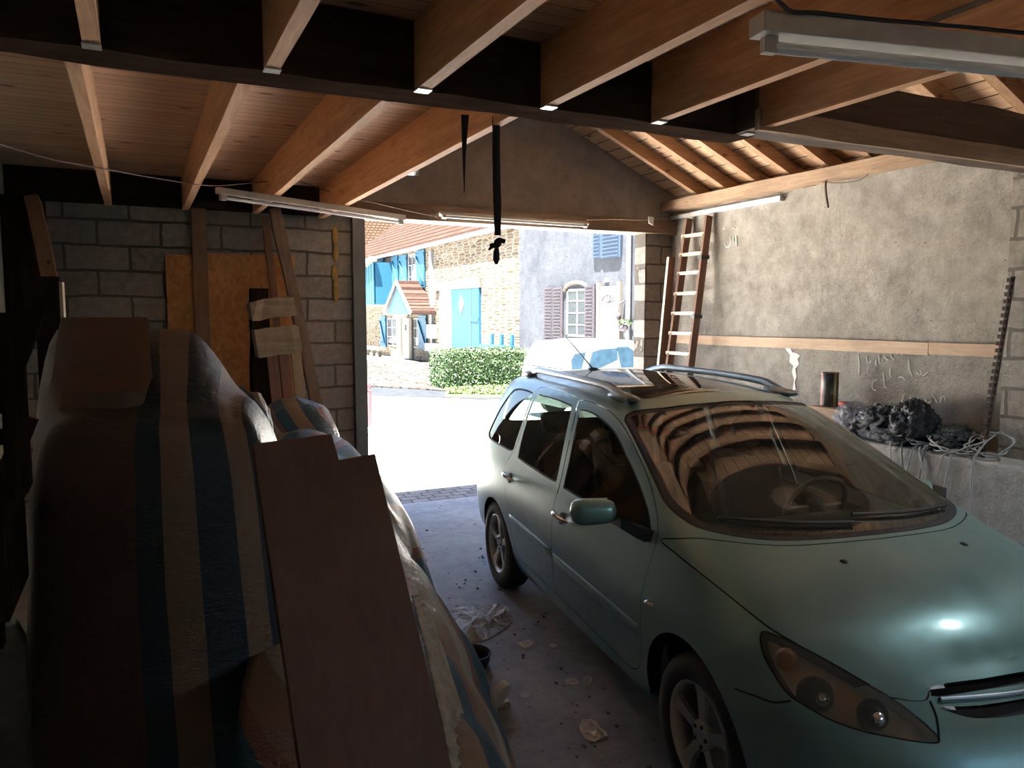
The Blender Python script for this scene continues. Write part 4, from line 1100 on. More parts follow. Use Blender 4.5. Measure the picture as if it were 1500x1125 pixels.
a = onz(1108, 36, 2.828); b = onz(1500, 78, 2.828); tube_light(a, b + (b - a).normalized() * .5, 'large nearby tube light under the joists at the upper right', h=.06, w=.085, drop=.062, tr=.018)
M_wire = plain('old wire', (.16, .11, .08), .8)
def wire(pts, r, label, mat=None, name='cable', cat='cable', n=8):
    return MB().tube(smooth_poly(pts, n, False), r, 5).build(name, mat or M_wire, label=label, cat=cat)
wire([ony(-20, 205, 4.2), ony(70, 232, 4.6), ony(155, 248, 5.0), ony(240, 263, 5.6), ony(310, 272, 6.0), ony(370, 268, 6.3), ony(430, 264, 6.6), ony(480, 280, 6.9), ony(560, 300, 7.2), ony(640, 318, 7.35)], .004, 'thin brown wire swagging under the far joists to the lintel', name='wire', cat='wire')
wire([onz(1120, -20, 2.855), onz(1145, 6, 2.85), onz(1162, 17, 2.85), onz(1200, 19, 2.862), onz(1300, 30, 2.862), onz(1420, 40, 2.862), onz(1560, 55, 2.862)], .007, 'dark cable running along the top of the nearest tube light', mat=M_blk)
wire([ony(860, 322, 7.3), ony(900, 321, 7.25), ony(945, 322, 7.2), onx(975, 318, 5.6), onx(1010, 312, 5.68)], .006, 'pale wire looping from the lintel to the right wall', mat=M_weather, name='wire', cat='wire')
wire([onx(1290, 236, 5.70), onx(1262, 262, 5.70), onx(1225, 268, 5.70), onx(1190, 264, 5.70)], .006, 'frayed cord sagging from the wall plate on the right wall', name='cord', cat='cord')
wire([onx(1212, 252, 5.66), onx(1209, 275, 5.66), onx(1213, 304, 5.66)], .012, 'short knotted cord hanging down the right wall', name='cord', cat='cord')
M_strap = plain('dark webbing', (.018, .018, .022), .8)
st_ = thing('hanging_strap', (1.56, 3.45, 2.2), 'dark webbing strap hanging from a joist in front of the doorway', 'strap')
mb = MB()
def yp(x, y): return ony(x, y, 3.45)
mb.tube([yp(727, 172), yp(727, 230), yp(728.5, 300), yp(729, 345)], [.021, .021, .021, .017], 8, flat=.15, up=(0, 1, 0)); mb.build('webbing', M_strap, st_)
mb = MB()
mb.tube(smooth_poly([yp(718, 358), yp(724, 360), yp(730, 352), yp(739, 354)], 5, False), [.008] * 2 + [.013] * 10 + [.012] * 4, 7)
mb.tube([yp(716, 366), yp(722, 360), yp(729, 356)], [.006, .009, .012], 7)
mb.ball(yp(729, 356), .02, .018, .022); mb.build('knot', M_strap, st_)
mb = MB(); mb.tube([yp(728, 360), yp(727, 370), yp(727, 380), yp(727, 387)], [.008, .017, .018, .008], 8, flat=.5, up=(0, 1, 0)); mb.build('strap_end', M_strap, st_)
mb = MB(); q = lambda x, y: ony(x, y, 3.273)
mb.prism([q(676, 168), q(687, 168), q(682, 230), q(680.5, 282), q(678, 230)], (0, .006, 0)); mb.build('wood_splinter', M_strap, label='thin dark tapering strip hanging left of the webbing strap', cat='strip')
MB().prism([ony(950, 317, 7.2), ony(958, 318, 7.2), ony(957, 330, 7.2), ony(951, 327, 7.2)], (0, .01, 0)).build('wall_hook', M_tubew, label='small white hook at the right end of the lintel', cat='hook')

# ------------------------------------------------------------------ extension ladder on the right wall
M_lad = wood('dark ladder rail', (.12, .065, .045), (.21, .12, .085), 2, knots=False)
M_rung = wood('pale ladder rung', (.52, .38, .26), (.68, .52, .38), 1, knots=False)
ld = thing('ladder', (5.3, 6.95, 0), 'two part wooden ladder leaning on the right wall beside the doorway', 'ladder')
A1 = V3((5.69, 6.78, onx(1045, 315, 5.69).z)); A2 = V3((5.69, 7.12, onx(1012, 320, 5.69).z))
def foot(A, px, py):      # foot on the floor through a sighted point on the rail's own plane Y = const
    p = ony(px, py, A.y); t = (A.z - .005) / (A.z - p.z); return A + (p - A) * t
F1 = foot(A1, 1011, 540); F2 = foot(A2, 981, 530)
for A, F_ in ((A1, F1), (A2, F2)): MB().beam(F_, A, .035, .085, up=(1, 0, 0)).build('rail', M_lad, ld)
B2 = V3((5.53, 7.22, onx(995, 376, 5.55).z)); G2 = foot(B2, 968, 540)
MB().beam(G2, B2, .035, .085, up=(1, 0, 0)).build('rail', M_lad, ld)
MB().beam(G2 + V3((-.045, 0, 0)), B2 + V3((-.045, 0, 0)), .036, .006, up=(1, 0, 0)).build('rail_edge', M_rung, ld)
def rung(z, w=.045):
    t1 = (A1.z - z) / (A1.z - F1.z); t2 = (A2.z - z) / (A2.z - F2.z)
    a = A1 + (F1 - A1) * t1; b = A2 + (F2 - A2) * t2; b = b + (b - a) * .12
    MB().beam(a + V3((-.02, .0, 0)), b + V3((-.02, 0, 0)), w, .035, up=(0, 0, 1)).build('rung', M_rung, ld)
for py, px in ((344, 1023), (372, 1018), (400, 1010), (430, 1005), (459, 1000), (488, 996), (517, 992)):
    r = ray(px, py); p = onx(px, py, 5.69); 
    X = 5.6
    for _ in range(6):
        p = onx(px, py, X); t = (A1.z - p.z) / (A1.z - F1.z); X = A1.x + (F1.x - A1.x) * t
    rung(p.z)
z = p.z - .27
while z > .2: rung(z); z -= .27
for z in (2.6, 1.95): 
    t1 = (A1.z - z) / (A1.z - F1.z); a = A1 + (F1 - A1) * t1
    MB().box(a.x - .06, a.x + .05, a.y - .035, a.y + .03, z - .02, z + .02).build('bracket', M_blk, ld)

# ------------------------------------------------------------------ things on the ledge
LZ = .952
ck = onx(1222, 596, 5.5)
cr2 = MB().box(5.36, 5.62, ck.y - .18, ck.y + .17, LZ, ck.z).build('wooden_crate', M_weather, label='small wooden crate on the ledge carrying the striped drum', cat='crate')
a = onx(1203, 545, 5.5); b = onx(1230, 545, 5.5); rad = abs(a.y - b.y) * .36
dr = thing('metal_drum', (5.5, (a.y + b.y) / 2, ck.z), 'small black metal drum with a red edge standing on the ledge', 'drum')
cy = (a.y + b.y) / 2; ht = a.z - ck.z
def drum_mat():
    t = NT('painted drum'); tc = t.new('ShaderNodeTexCoord'); g = t.new('ShaderNodeTexGradient', gradient_type='RADIAL'); t.link(tc.outputs['Object'], g.inputs['Vector'])
    r = t.new('ShaderNodeValToRGB'); r.color_ramp.interpolation = 'CONSTANT'; t.link(g.outputs['Fac'], r.inputs['Fac']); e = r.color_ramp.elements
    e[0].position = 0; e[0].color = (.03, .028, .025, 1); e[1].position = .19; e[1].color = (.26, .20, .09, 1)
    for p, c in ((.25, (.03, .03, .025, 1)), (.45, (.2, .16, .1, 1)), (.84, (.70, .60, .48, 1)), (.905, (.42, .05, .035, 1)), (.955, (.03, .03, .03, 1))):
        x = e.new(p); x.color = c
    n = t.noise(t.coords(), 12, 5, .7); t.base(t.mix(t.ramp(n, [(.5, (0,) * 3), (.75, (.6,) * 3)]), r.outputs[0], (.12, .10, .08))); t.set(Roughness=.45); return t.m
M_drum = drum_mat()
mb = MB(); c0 = V3((5.5, cy, ck.z + .004)); prof = [(.94, 0), (1, .01), (1, ht * .33), (1.03, ht * .34), (1, ht * .35), (1, ht * .97), (1.04, ht * .975), (1.04, ht), (.96, ht), (.95, ht - .02)]
mb.loft([[c0 + V3((rad * r_ * math.cos(2*PI*k/28), rad * r_ * math.sin(2*PI*k/28), zz)) for k in range(28)] for r_, zz in prof], True); mb.build('drum_body', M_drum, dr)
ck2 = onx(1236, 592, 5.42); MB().ball((5.42, ck2.y, ck2.z), .035, .05, .022).build('red_rag', plain('red rag', (.45, .06, .04), .8), label='small red rag lying on the crate beside the drum', cat='rag')
def plastic(name, col, rough=.25):
    t = NT(name); n = t.noise(t.coords((1, 1, .6)), 9, 6, .7, 2.0); t.base(col); t.set(Roughness=rough); t.b.inputs['Specular IOR Level'].default_value = .8
    t.bump(n, 1.0, .06); return t.m
M_bag = plastic('black plastic film', (.012, .012, .016)); M_bagw = plastic('milky plastic film', (.38, .38, .42), .3)
def bag(px, py, X, r, mat, label, seed):
    c = onx(px, py, X); z = LZ + r[2] * .75
    lump('plastic_bag', (X, c.y, z), r, None, seed, .22, mat, rg=.24, n=72, m=44, label=label, cat='bag')
bag(1250, 606, 5.45, (.12, .15, .15), M_bagw, 'crumpled pale grey plastic bag on the ledge nearest the drum', 3)
bag(1290, 625, 5.45, (.14, .19, .15), M_bag, 'glossy black plastic bag between the pale bag and the biggest black bag', 6)
bag(1310, 650, 5.36, (.09, .18, .07), M_bag, 'low flat black plastic bag hanging at the edge of the ledge', 14)
bag(1338, 632, 5.45, (.16, .17, .19), M_bag, 'biggest rounded black plastic bag on the ledge', 8)
bag(1395, 655, 5.48, (.14, .20, .10), plastic('dark green film', (.015, .03, .03)), 'dark green flattened bag among the cable coils', 11)
M_cab = plain('grey flex', (.24, .23, .22), .6); M_cabd = plain('dark flex', (.05, .05, .055), .6)
def coil(name, c, R, turns, r, mat, label, tilt=.3, seed=0, tail=None):
    random.seed(seed); pts = []
    for k in range(turns * 16 + 1):
        a = 2*PI*k/16; q = R * (1 + .12 * math.sin(k * 1.7 + seed))
        pts.append(V3(c) + V3((q * .62 * math.cos(a), q * math.sin(a), .012 * k / 16 + tilt * q * math.cos(a) + .015 * math.sin(k * .9))))
    if tail: pts += [V3(p) for p in tail]
    MB().tube(smooth_poly(pts, 2, False), r, 6).build(name, mat, label=label, cat='cable')
yA = onx(1370, 680, 5.24).y; yB = onx(1425, 700, 5.24).y
coil('cable_coil', (5.40, onx(1365, 650, 5.4).y, LZ + .08), .20, 3, .008, M_cabd, 'dark cable coil spread beside the biggest black bag', .25, 1)
coil('cable_coil', (5.36, onx(1400, 668, 5.36).y, LZ + .07), .18, 3, .007, M_cab, 'grey cable coil hanging over the front of the ledge', .3, 2, [(5.25, yA + .10, LZ + .03), (5.215, yA + .08, LZ - .1), (5.215, yA + .02, LZ - .32), (5.215, yA - .05, LZ - .42), (5.215, yA - .10, LZ - .2), (5.225, yA - .13, LZ + .02)])
coil('cable_coil', (5.38, onx(1447, 672, 5.38).y, LZ + .09), .15, 2, .007, M_cab, 'loose grey loop of cable nearest the rusty bar', .45, 3, [(5.24, yB, LZ + .02), (5.215, yB - .02, LZ - .3), (5.212, yB - .05, LZ - .62), (5.21, yB - .09, LZ - .93)])
for i, (dy, dz) in enumerate(((.30, .30), (.20, .38), (.05, .22))):
    P = [(5.30, yA + dy + .1, LZ + .03), (5.225, yA + dy + .07, LZ + .0), (5.212, yA + dy, LZ - dz), (5.215, yA + dy - .08, LZ - dz * .8), (5.225, yA + dy - .12, LZ), (5.32, yA + dy - .14, LZ + .03)]
    MB().tube(smooth_poly([V3(p) for p in P], 6, False), .006, 6).build('hanging_cable', M_cab if i != 1 else M_cabd, label=['pale cable loop drooping over the ledge, farthest along', 'dark cable loop drooping lowest over the ledge', 'short pale cable loop over the ledge nearest the bar'][i], cat='cable')
# rusty notched bar
a = onx(1484, 405, 5.52); b = onx(1440, 668, 5.40)
mb = MB(); P0 = V3((5.52, a.y, a.z)); P1 = V3((b.x, b.y, b.z)); P1 = P0 + (P1 - P0) * ((P0.z - LZ) / (P0.z - P1.z))
mb.beam(P1, P0, .028, .012, up=(1, 0, 0), segs=2)
for k in range(26):
    c = P0 + (P1 - P0) * ((k + .5) / 26); mb.obox(c + V3((-.006, .012, 0)), (.014, 0, 0), (0, .016, 0), (0, 0, .014))
mb.build('rusty_bar', plain('rusty steel', (.045, .028, .02), .8, .3), label='dark notched steel bar leaning at the right end of the ledge', cat='bar')
MB().box(5.44, 5.53, 3.15, 3.24, LZ - .30, LZ + .22).build('timber_offcut', M_batten, label='pale upright timber offcut at the right end of the ledge', cat='timber') if False else None

# ------------------------------------------------------------------ litter on the floor
M_sheet = plastic('crumpled clear sheeting', (.66, .68, .70), .35)
def flat_litter(name, pts, mat, label, cat, z=.012, amp=.012, seed=0):
    if cat == 'paper': z *= .4; amp *= .8
    P = [onz(x, y, 0) for x, y in pts]; c = sum(P, V3((0, 0, 0))) / len(P); P = smooth_poly(P, 4) if cat == 'sheet' else smooth_poly(P, 2); n = len(P)
    V = []; F = []
    for j in range(6):
        for k in range(n):
            q = P[k].lerp(c, j / 6); h = z * (.25 + min(j, 2) * .35) + amp * abs(mnoise.noise(q * (14 if cat == 'sheet' else 32) + V3((seed, 0, 0)))) * 1.6 * (1 if cat == 'paper' else min(1, .3 + j))
            V.append(V3((q.x, q.y, h)))
    V.append(V3((c.x, c.y, z + amp)))
    for j in range(5):
        for k in range(n): F.append((j*n+k, j*n+(k+1) % n, (j+1)*n+(k+1) % n, (j+1)*n+k))
    for k in range(n): F.append((5*n+k, 5*n+(k+1) % n, 6*n))
    mb = MB(); mb.add(V, F, False); mb.add([V3((p.x, p.y, .0005)) for p in P], [tuple(reversed(range(n)))])
    for k in range(n): mb.add([V[k], V[(k+1) % n], V3((P[(k+1) % n].x, P[(k+1) % n].y, .0005)), V3((P[k].x, P[k].y, .0005))], [(3, 2, 1, 0)])
    return mb.build(name, mat, label=label, cat=cat)
flat_litter('plastic_sheet', [(640,905),(668,892),(700,889),(735,888),(748,898),(751,911),(735,925),(714,937),(690,943),(660,946),(636,940)], M_sheet, 'large crumpled pale plastic sheet on the floor beside the tarpaulin', 'sheet', .012, .035, 1)
M_pap = plain('dirty paper', (.66, .63, .58), .85)
flat_litter('paper_scrap', [(848,1070),(853,1057),(867,1056),(880,1068),(890,1080),(872,1087),(860,1084)], M_pap, 'largest crumpled paper scrap, nearest the front wheel', 'paper', .015, .03, 2)
flat_litter('paper_scrap', [(757,943),(770,940),(784,940),(778,947),(768,951)], M_pap, 'oval paper scrap just right of the plastic sheet', 'paper', .008, .015, 3)
flat_litter('paper_scrap', [(828,997),(840,994),(848,1000),(842,1004),(830,1003)], M_pap, 'small square paper scrap below the door sill', 'paper', .008, .012, 4)
flat_litter('paper_scrap', [(855,993),(865,991),(868,998),(862,1006),(855,1003)], M_pap, 'small torn paper scrap nearest the car sill', 'paper', .008, .015, 5)
flat_litter('paper_scrap', [(804,945),(812,944),(817,947),(809,950)], M_pap, 'tiny paper scrap right of the oval one', 'paper', .006, .008, 6)
flat_litter('paper_scrap', [(762,1018),(772,1016),(776,1020),(766,1023)], M_pap, 'tiny pale scrap beside the white pot', 'paper', .006, .008, 7)
pc = onz(737, 1022, .06)
pt = thing('white_pot', (pc.x, pc.y, 0), 'round white plastic lid standing against the foot of the tarpaulin', 'lid')
MB().tube([V3((pc.x, pc.y, .07)), V3((pc.x - .02, pc.y + .035, .085))], .062, 20).build('lid_disc', plain('white plastic', (.72, .70, .66), .4), pt)
MB().box(pc.x - .05, pc.x + .05, pc.y + .02, pc.y + .09, 0, .02).build('lid_clip', M_pap, pt)
pc = onz(690, 968, .03)
mb = MB(); mb.loft([[V3((pc.x + r_*math.cos(2*PI*k/24), pc.y + r_*math.sin(2*PI*k/24), zz)) for k in range(24)] for r_, zz in ((.09, 0), (.105, .03), (.11, .075), (.115, .078), (.108, .08), (.095, .03), (.08, .012))], True); mb.build('black_bowl', M_blk, label='black plastic bowl half hidden by the tarpaulin hem', cat='bowl')
random.seed(11)
mb = MB(); 
for _ in range(260):
    x = 1.5 + random.random() * 2.6; y = 2.2 + random.random() * 5.2
    if x > 2.15 + (4.9 - y) * -.05 and y < 5.5: x = 1.55 + random.random() * .6 + max(0, (y - 3)) * .18
    r_ = .003 + random.random() ** 3 * .010
    mb.ball((x, y, r_ * .3), r_, r_ * (.6 + random.random()), r_ * .5, 5, 3)
mb.build('floor_grit', plain('grit', (.20, .18, .16), .9, var=.5, nscale=3), kind='stuff', label='scattered grit and crumbs on the concrete floor', cat='grit')
# ------------------------------------------------------------------ outside
def rubble(name, su, sv, ax, cols, mortar, edge=.055):
    t = NT(name); g = t.new('ShaderNodeNewGeometry'); sx = t.new('ShaderNodeSeparateXYZ'); t.link(g.outputs['Position'], sx.inputs[0])
    idx = {'x': 0, 'y': 1, 'z': 2}; cb = t.new('ShaderNodeCombineXYZ')
    for k, (a_, sc_) in enumerate(zip(ax, (su, sv))):
        m = t.new('ShaderNodeMath', operation='MULTIPLY'); t.link(sx.outputs[idx[a_]], m.inputs[0]); m.inputs[1].default_value = sc_; t.link(m.outputs[0], cb.inputs[k])
    v1 = t.new('ShaderNodeTexVoronoi', voronoi_dimensions='2D'); v2 = t.new('ShaderNodeTexVoronoi', voronoi_dimensions='2D', feature='DISTANCE_TO_EDGE')
    for v in (v1, v2): t.link(cb.outputs[0], v.inputs['Vector']); v.inputs['Scale'].default_value = 1; v.inputs['Randomness'].default_value = .78
    n = t.noise(t.coords(kind='World'), 6, 5, .7)
    sp = t.new('ShaderNodeSeparateColor'); t.link(v1.outputs['Color'], sp.inputs[0])
    c = t.ramp(sp.outputs[0], cols); c = t.mix(.35, c, t.ramp(n, [(.3, cols[0][1]), (.7, cols[-1][1])]))
    c = t.mix(t.ramp(v2.outputs['Distance'], [(edge * .6, (1,) * 3), (edge * 1.5, (0,) * 3)]), c, mortar)
    t.base(c); t.set(Roughness=.95); t.b.inputs['Specular IOR Level'].default_value = 0
    t.bump(v2.outputs['Distance'], .5, .05); return t.m
M_stone = rubble('rubble stone masonry', 1.9, 9.5, ('y', 'z'), [(0, (0.0308, 0.02288, 0.01584)), (.3, (0.0748, 0.05456, 0.03696)), (.6, (0.088, 0.0748, 0.0572)), (.8, (0.0528, 0.0484, 0.044)), (1, (0.1144, 0.0968, 0.0748))], (0.1232, 0.11, 0.0924), .075)
M_yard2 = rubble('rubble yard paving', 2.2, 3.2, ('x', 'y'), [(0, (0.0176, 0.01584, 0.01408)), (.5, (0.0396, 0.0352, 0.03168)), (1, (0.0616, 0.0572, 0.0528))], (0.01056, 0.00968, 0.0088), .06)
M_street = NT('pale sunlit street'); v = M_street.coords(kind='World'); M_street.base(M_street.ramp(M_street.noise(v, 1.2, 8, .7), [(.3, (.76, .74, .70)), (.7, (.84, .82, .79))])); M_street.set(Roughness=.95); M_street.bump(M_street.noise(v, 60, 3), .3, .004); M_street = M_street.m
M_cobble = blocks('grey setts', (.16, .155, .155), (.26, .255, .25), (.06, .055, .05), .20, .13, ax=('x', 'y'), warp=.02, msize=.008)
M_kerb = plain('grey kerb asphalt', (0.01848, 0.02094, 0.02464), .95, nscale=3, var=.2)
M_rubble = blocks('rubble paving', (0.02534, 0.02112, 0.01795), (0.05491, 0.04858, 0.04224), (0.008448, 0.007392, 0.006336), .55, .30, ax=('x', 'y'), warp=.10, msize=.05, bstr=1)
MB().box(1.6, 5.75, 7.62, 8.15, -.12, .0).build('threshold_setts', M_cobble, **ST)
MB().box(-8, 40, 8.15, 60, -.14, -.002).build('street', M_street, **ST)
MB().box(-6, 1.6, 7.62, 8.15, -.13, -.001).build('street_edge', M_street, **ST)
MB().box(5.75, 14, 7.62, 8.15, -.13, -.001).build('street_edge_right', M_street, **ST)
a = onz(545, 580, 0); b = onz(545, 567, 0)
def ground_quad(nm, px, mat, z=.004, h=.02):
    P = [onz(x, y, z + h) for x, y in px]; return MB().prism(P, (0, 0, -h)).build(nm, mat, **ST)
ground_quad('kerb_strip', [(500, 577), (600, 580), (700, 584), (775, 583), (775, 572), (655, 572), (600, 568), (520, 564), (500, 563)], M_kerb)
ground_quad('stone_yard', [(500, 563), (520, 564), (600, 568), (655, 572), (655, 545), (640, 530), (600, 526), (500, 526)], M_yard2, .006, .05)
FX = 11.0
M_greyw = plaster('grey house render', (0.02904, 0.03168, 0.03784), (0.04136, 0.04488, 0.0528), (0.05104, 0.05544, 0.06336), (0.02376, 0.02728, 0.03608), sc=.5)
M_blue = plain('bright blue paint', (0.008184, 0.04717, 0.08483), .6, var=.06)
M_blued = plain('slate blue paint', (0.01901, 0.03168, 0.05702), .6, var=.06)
M_mauve = plain('grey mauve paint', (0.03168, 0.02788, 0.03379), .6, var=.06)
M_wpaint = plain('white joinery', (0.09152, 0.09504, 0.09856), .5, var=.03)
M_pane = plain('dark window pane', (0.01408, 0.01936, 0.02464), .08, var=.2)
M_lint = plain('pale dressed stone', (0.07603, 0.0697, 0.06019), .9)
M_tile2 = blocks('clay roof tiles far', (0.02633, 0.01549, 0.01239), (0.03872, 0.02633, 0.02168), (0.01239, 0.00697, 0.006195), .26, .24, ax=('y', 'z'), warp=.01, msize=.03, bstr=1)
M_tile3 = blocks('clay roof tiles row', (0.02633, 0.01626, 0.01084), (0.03717, 0.02478, 0.01704), (0.01239, 0.007744, 0.006195), .30, .20, ax=('x', 'z'), warp=.01, msize=.03, bstr=1)
for _m in (M_kerb, M_rubble, M_stone, M_greyw, M_tile2, M_tile3, M_lint): _m.node_tree.nodes['Principled BSDF'].inputs['Specular IOR Level'].default_value = 0
for _m in (M_wpaint, M_blue, M_blued, M_mauve): _m.node_tree.nodes['Principled BSDF'].inputs['Specular IOR Level'].default_value = .15
def fq(pts, X=FX): return [onx(x, y, X) for x, y in pts]
def yz(x0, y0, x1, y1, X=FX):      # pixel box on the facade -> ya, yb, zlo, zhi
    a = onx(x0, y0, X); b = onx(x1, y1, X); return min(a.y, b.y), max(a.y, b.y), min(a.z, b.z), max(a.z, b.z)
def fbox(nm, mat, px, parent, depth=.06, X=FX, out=0.0, bevel=0):
    ya, yb, z0, z1 = yz(*px, X=X); return MB().box(X - out - depth, X - out, ya, yb, z0, z1).build(nm, mat, parent)
# stone house
YC = onx(762, 430, FX).y
sh = thing('stone_house', (FX, 30, 0), 'old stone farmhouse with bright blue shutters across the street', 'house')
ez0 = onx(762, 322, FX).z; 
YE = 46.0
MB().box(FX, FX + 7, YC, YE, -.1, 4.95).build('stone_wall', M_stone, sh)
MB().loft([[(FX - .12, y, 4.80), (FX + 3.5, y, 7.4), (FX + 3.5, y, 7.6), (FX - .12, y, 4.95)] for y in (YC, YE)], False).build('roof', M_tile2, sh)
MB().beam((FX - .18, YC, 4.82), (FX - .18, YE, 4.82), .14, .14).build('gutter', plain('zinc gutter', (.14, .15, .16), .5, .2), sh)
def shutter(px, mat, parent, z_brace=True, X=FX, out=.03, louvre=False):
    ya, yb, z0, z1 = yz(*px, X=X); f = MB().box(X - out - .05, X - out, ya, yb, z0, z1).build('shutter', mat, parent)
    mb = MB(); xo = X - out - .065
    if louvre:
        n = max(4, int((z1 - z0) / .09)); 
        for k in range(n): z = z0 + (z1 - z0) * (k + .5) / n; mb.box(xo - .01, xo + .02, ya + .06, yb - .06, z - .012, z + .02)
    else:
        for z in (z0 + .12 * (z1 - z0), z1 - .12 * (z1 - z0)): mb.box(xo - .01, xo + .02, ya, yb, z - .06, z + .06)
        mb.beam((xo, ya + .06, z0 + .15 * (z1 - z0)), (xo, yb - .06, z1 - .15 * (z1 - z0)), .05, .10, up=(1, 0, 0))
    mb.build('slats' if louvre else 'z_brace', mat if not louvre else mat, f); return f
def window(px, parent, X=FX, cols=2, rws=3, arch=False, out=.0):
    ya, yb, z0, z1 = yz(*px, X=X); f = thing('window', (X, ya, z0), None, None); f.parent = parent; f.location = V3((X, (ya+yb)/2, z0)) - parent.location
    fr = MB(); t_ = .06
    fr.box(X - .04 - out, X + .01, ya, ya + t_, z0, z1); fr.box(X - .04 - out, X + .01, yb - t_, yb, z0, z1); fr.box(X - .04 - out, X + .01, ya, yb, z0, z0 + t_); fr.box(X - .04 - out, X + .01, ya, yb, z1 - t_, z1)
    for c in range(1, cols): y = ya + (yb - ya) * c / cols; fr.box(X - .035 - out, X + .01, y - .03, y + .03, z0, z1)
    for r_ in range(1, rws): z = z0 + (z1 - z0) * r_ / rws; fr.box(X - .03 - out, X + .01, ya, yb, z - .018, z + .018)
    fr.build('window_frame', M_wpaint, f); MB().box(X - .02 - out, X + .005, ya + .01, yb - .01, z0 + .01, z1 - .01).build('pane', M_pane, f); return f
for i, (s1, w1, s2) in enumerate((((555, 380, 564, 426), (566, 379, 576, 424), (577, 376, 585, 421)), ((587, 375, 598, 424), (599, 373, 611, 421), (612, 368, 624, 421)))):
    shutter(s1, M_blue, sh); window(w1, sh); shutter(s2, M_blue, sh)
shutter((559, 463, 567, 509), M_blue, sh); window((568, 466, 583, 508), sh); window((602, 466, 614, 510), sh); shutter((615, 462, 627, 512), M_blue, sh)
ya, yb, z0, z1 = yz(592, 466, 602, 532)
dh = MB().box(FX - .08, FX, ya, yb, 0, z1).build('house_door', M_wpaint, sh); MB().box(FX - .10, FX - .07, ya + .35, yb - .35, 1.3, z1 - .3).build('door_pane', M_pane, dh)
for p in ((585, 466, 591, 532), (603, 466, 607, 532)): fbox('door_jamb', M_lint, p, sh, .12)
# gabled porch
pa, pb, pc_ = onx(564, 461, FX - 1.0), onx(605, 461, FX - 1.0), onx(577, 415, FX - 1.0)
ymid = (pa.y + pb.y) / 2
hi = pc_.z; lo = pa.z
def roofslab(y0, z0, y1, z1, x0, x1, th, mat, nm, par): 
    return MB().loft([[(x, y0, z0), (x, y1, z1), (x, y1, z1 + th), (x, y0, z0 + th)] for x in (x0, x1)], False).build(nm, mat, par)
wd = abs(pa.y - pb.y) / 2
roofslab(ymid - wd, lo, ymid, hi, FX - 1.1, FX, .10, M_tile2, 'porch_roof', sh); roofslab(ymid + wd, lo, ymid, hi, FX - 1.1, FX, .10, M_wpaint, 'porch_roof', sh)
MB().prism([(FX - 1.0, ymid - wd * .85, lo + .02), (FX - 1.0, ymid, hi - .10), (FX - 1.0, ymid + wd * .85, lo + .02)], (.05, 0, 0)).build('porch_gable', M_blue, sh)
mb = MB(); 
for sgn in (-1, 1): mb.beam((FX - 1.08, ymid + sgn * wd, lo + .03), (FX - 1.08, ymid, hi + .06), .06, .16, up=(0, 0, 1))
mb.build('porch_bargeboard', M_wpaint, sh)
# left part: blue boarded lean-to, pale shutters, downpipe, meter
pts = fq([(517, 448), (549, 444), (548, 383), (517, 408)], FX - .9)
hd_ = thing('blue_lean_to', (pts[0].x, pts[0].y, 0), 'bright blue boarded lean-to with a sloping roof edge at the left of the doorway view', 'lean-to')
ybs = sorted((pts[0].y, pts[1].y)); 
ye0 = onx(549, 444, FX - .9).y; ye1 = ye0 + 9
zb = onx(549, 446, FX - .9).z; zt0 = onx(548, 384, FX - .9).z; zt1 = onx(517, 409, FX - .9).z; yq = onx(517, 409, FX - .9).y
sl = (zt1 - zt0) / (yq - ye0); 
mb = MB(); n = 22
for k in range(n):
    y0_ = ye0 + (ye1 - ye0) * k / n; y1_ = ye0 + (ye1 - ye0) * (k + .72) / n; zz = zt0 + sl * (y0_ - ye0)
    if zz > zb + .1: mb.box(FX - .95, FX - .90, y0_, y1_, zb, zz)
mb.box(FX - .90, FX - .02, ye0, ye0 + .05, zb, zt0)
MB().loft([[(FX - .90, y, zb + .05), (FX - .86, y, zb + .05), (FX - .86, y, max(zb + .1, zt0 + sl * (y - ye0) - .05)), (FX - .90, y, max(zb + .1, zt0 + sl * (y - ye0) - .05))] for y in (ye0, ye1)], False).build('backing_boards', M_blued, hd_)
mb.build('blue_boards', M_blue, hd_)
MB().beam((FX - 1.0, ye0 - .2, zt0 + .12 - sl * .2), (FX - 1.0, ye1, zt0 + .12 + sl * (ye1 - ye0)), .35, .22).build('roof_edge', M_lint, hd_)
MB().box(FX - .9, FX - .05, ye0 + .1, ye1, zb, zb + .1).build('lean_to_floor', M_wpaint, hd_)
M_pale = plain('pale blue paint', (0.05034, 0.0697, 0.08131), .6, var=.05)
shutter((524, 453, 535, 504), M_pale, sh); fbox('downpipe', M_wpaint, (632, 368, 636, 475), sh, .12); fbox('downpipe', M_wpaint, (634, 475, 637, 533), sh, .12)
fbox('meter_box', M_wpaint, (631, 475, 640, 496), sh, .2); fbox('post_box', M_wpaint, (630, 502, 641, 515), sh, .25)
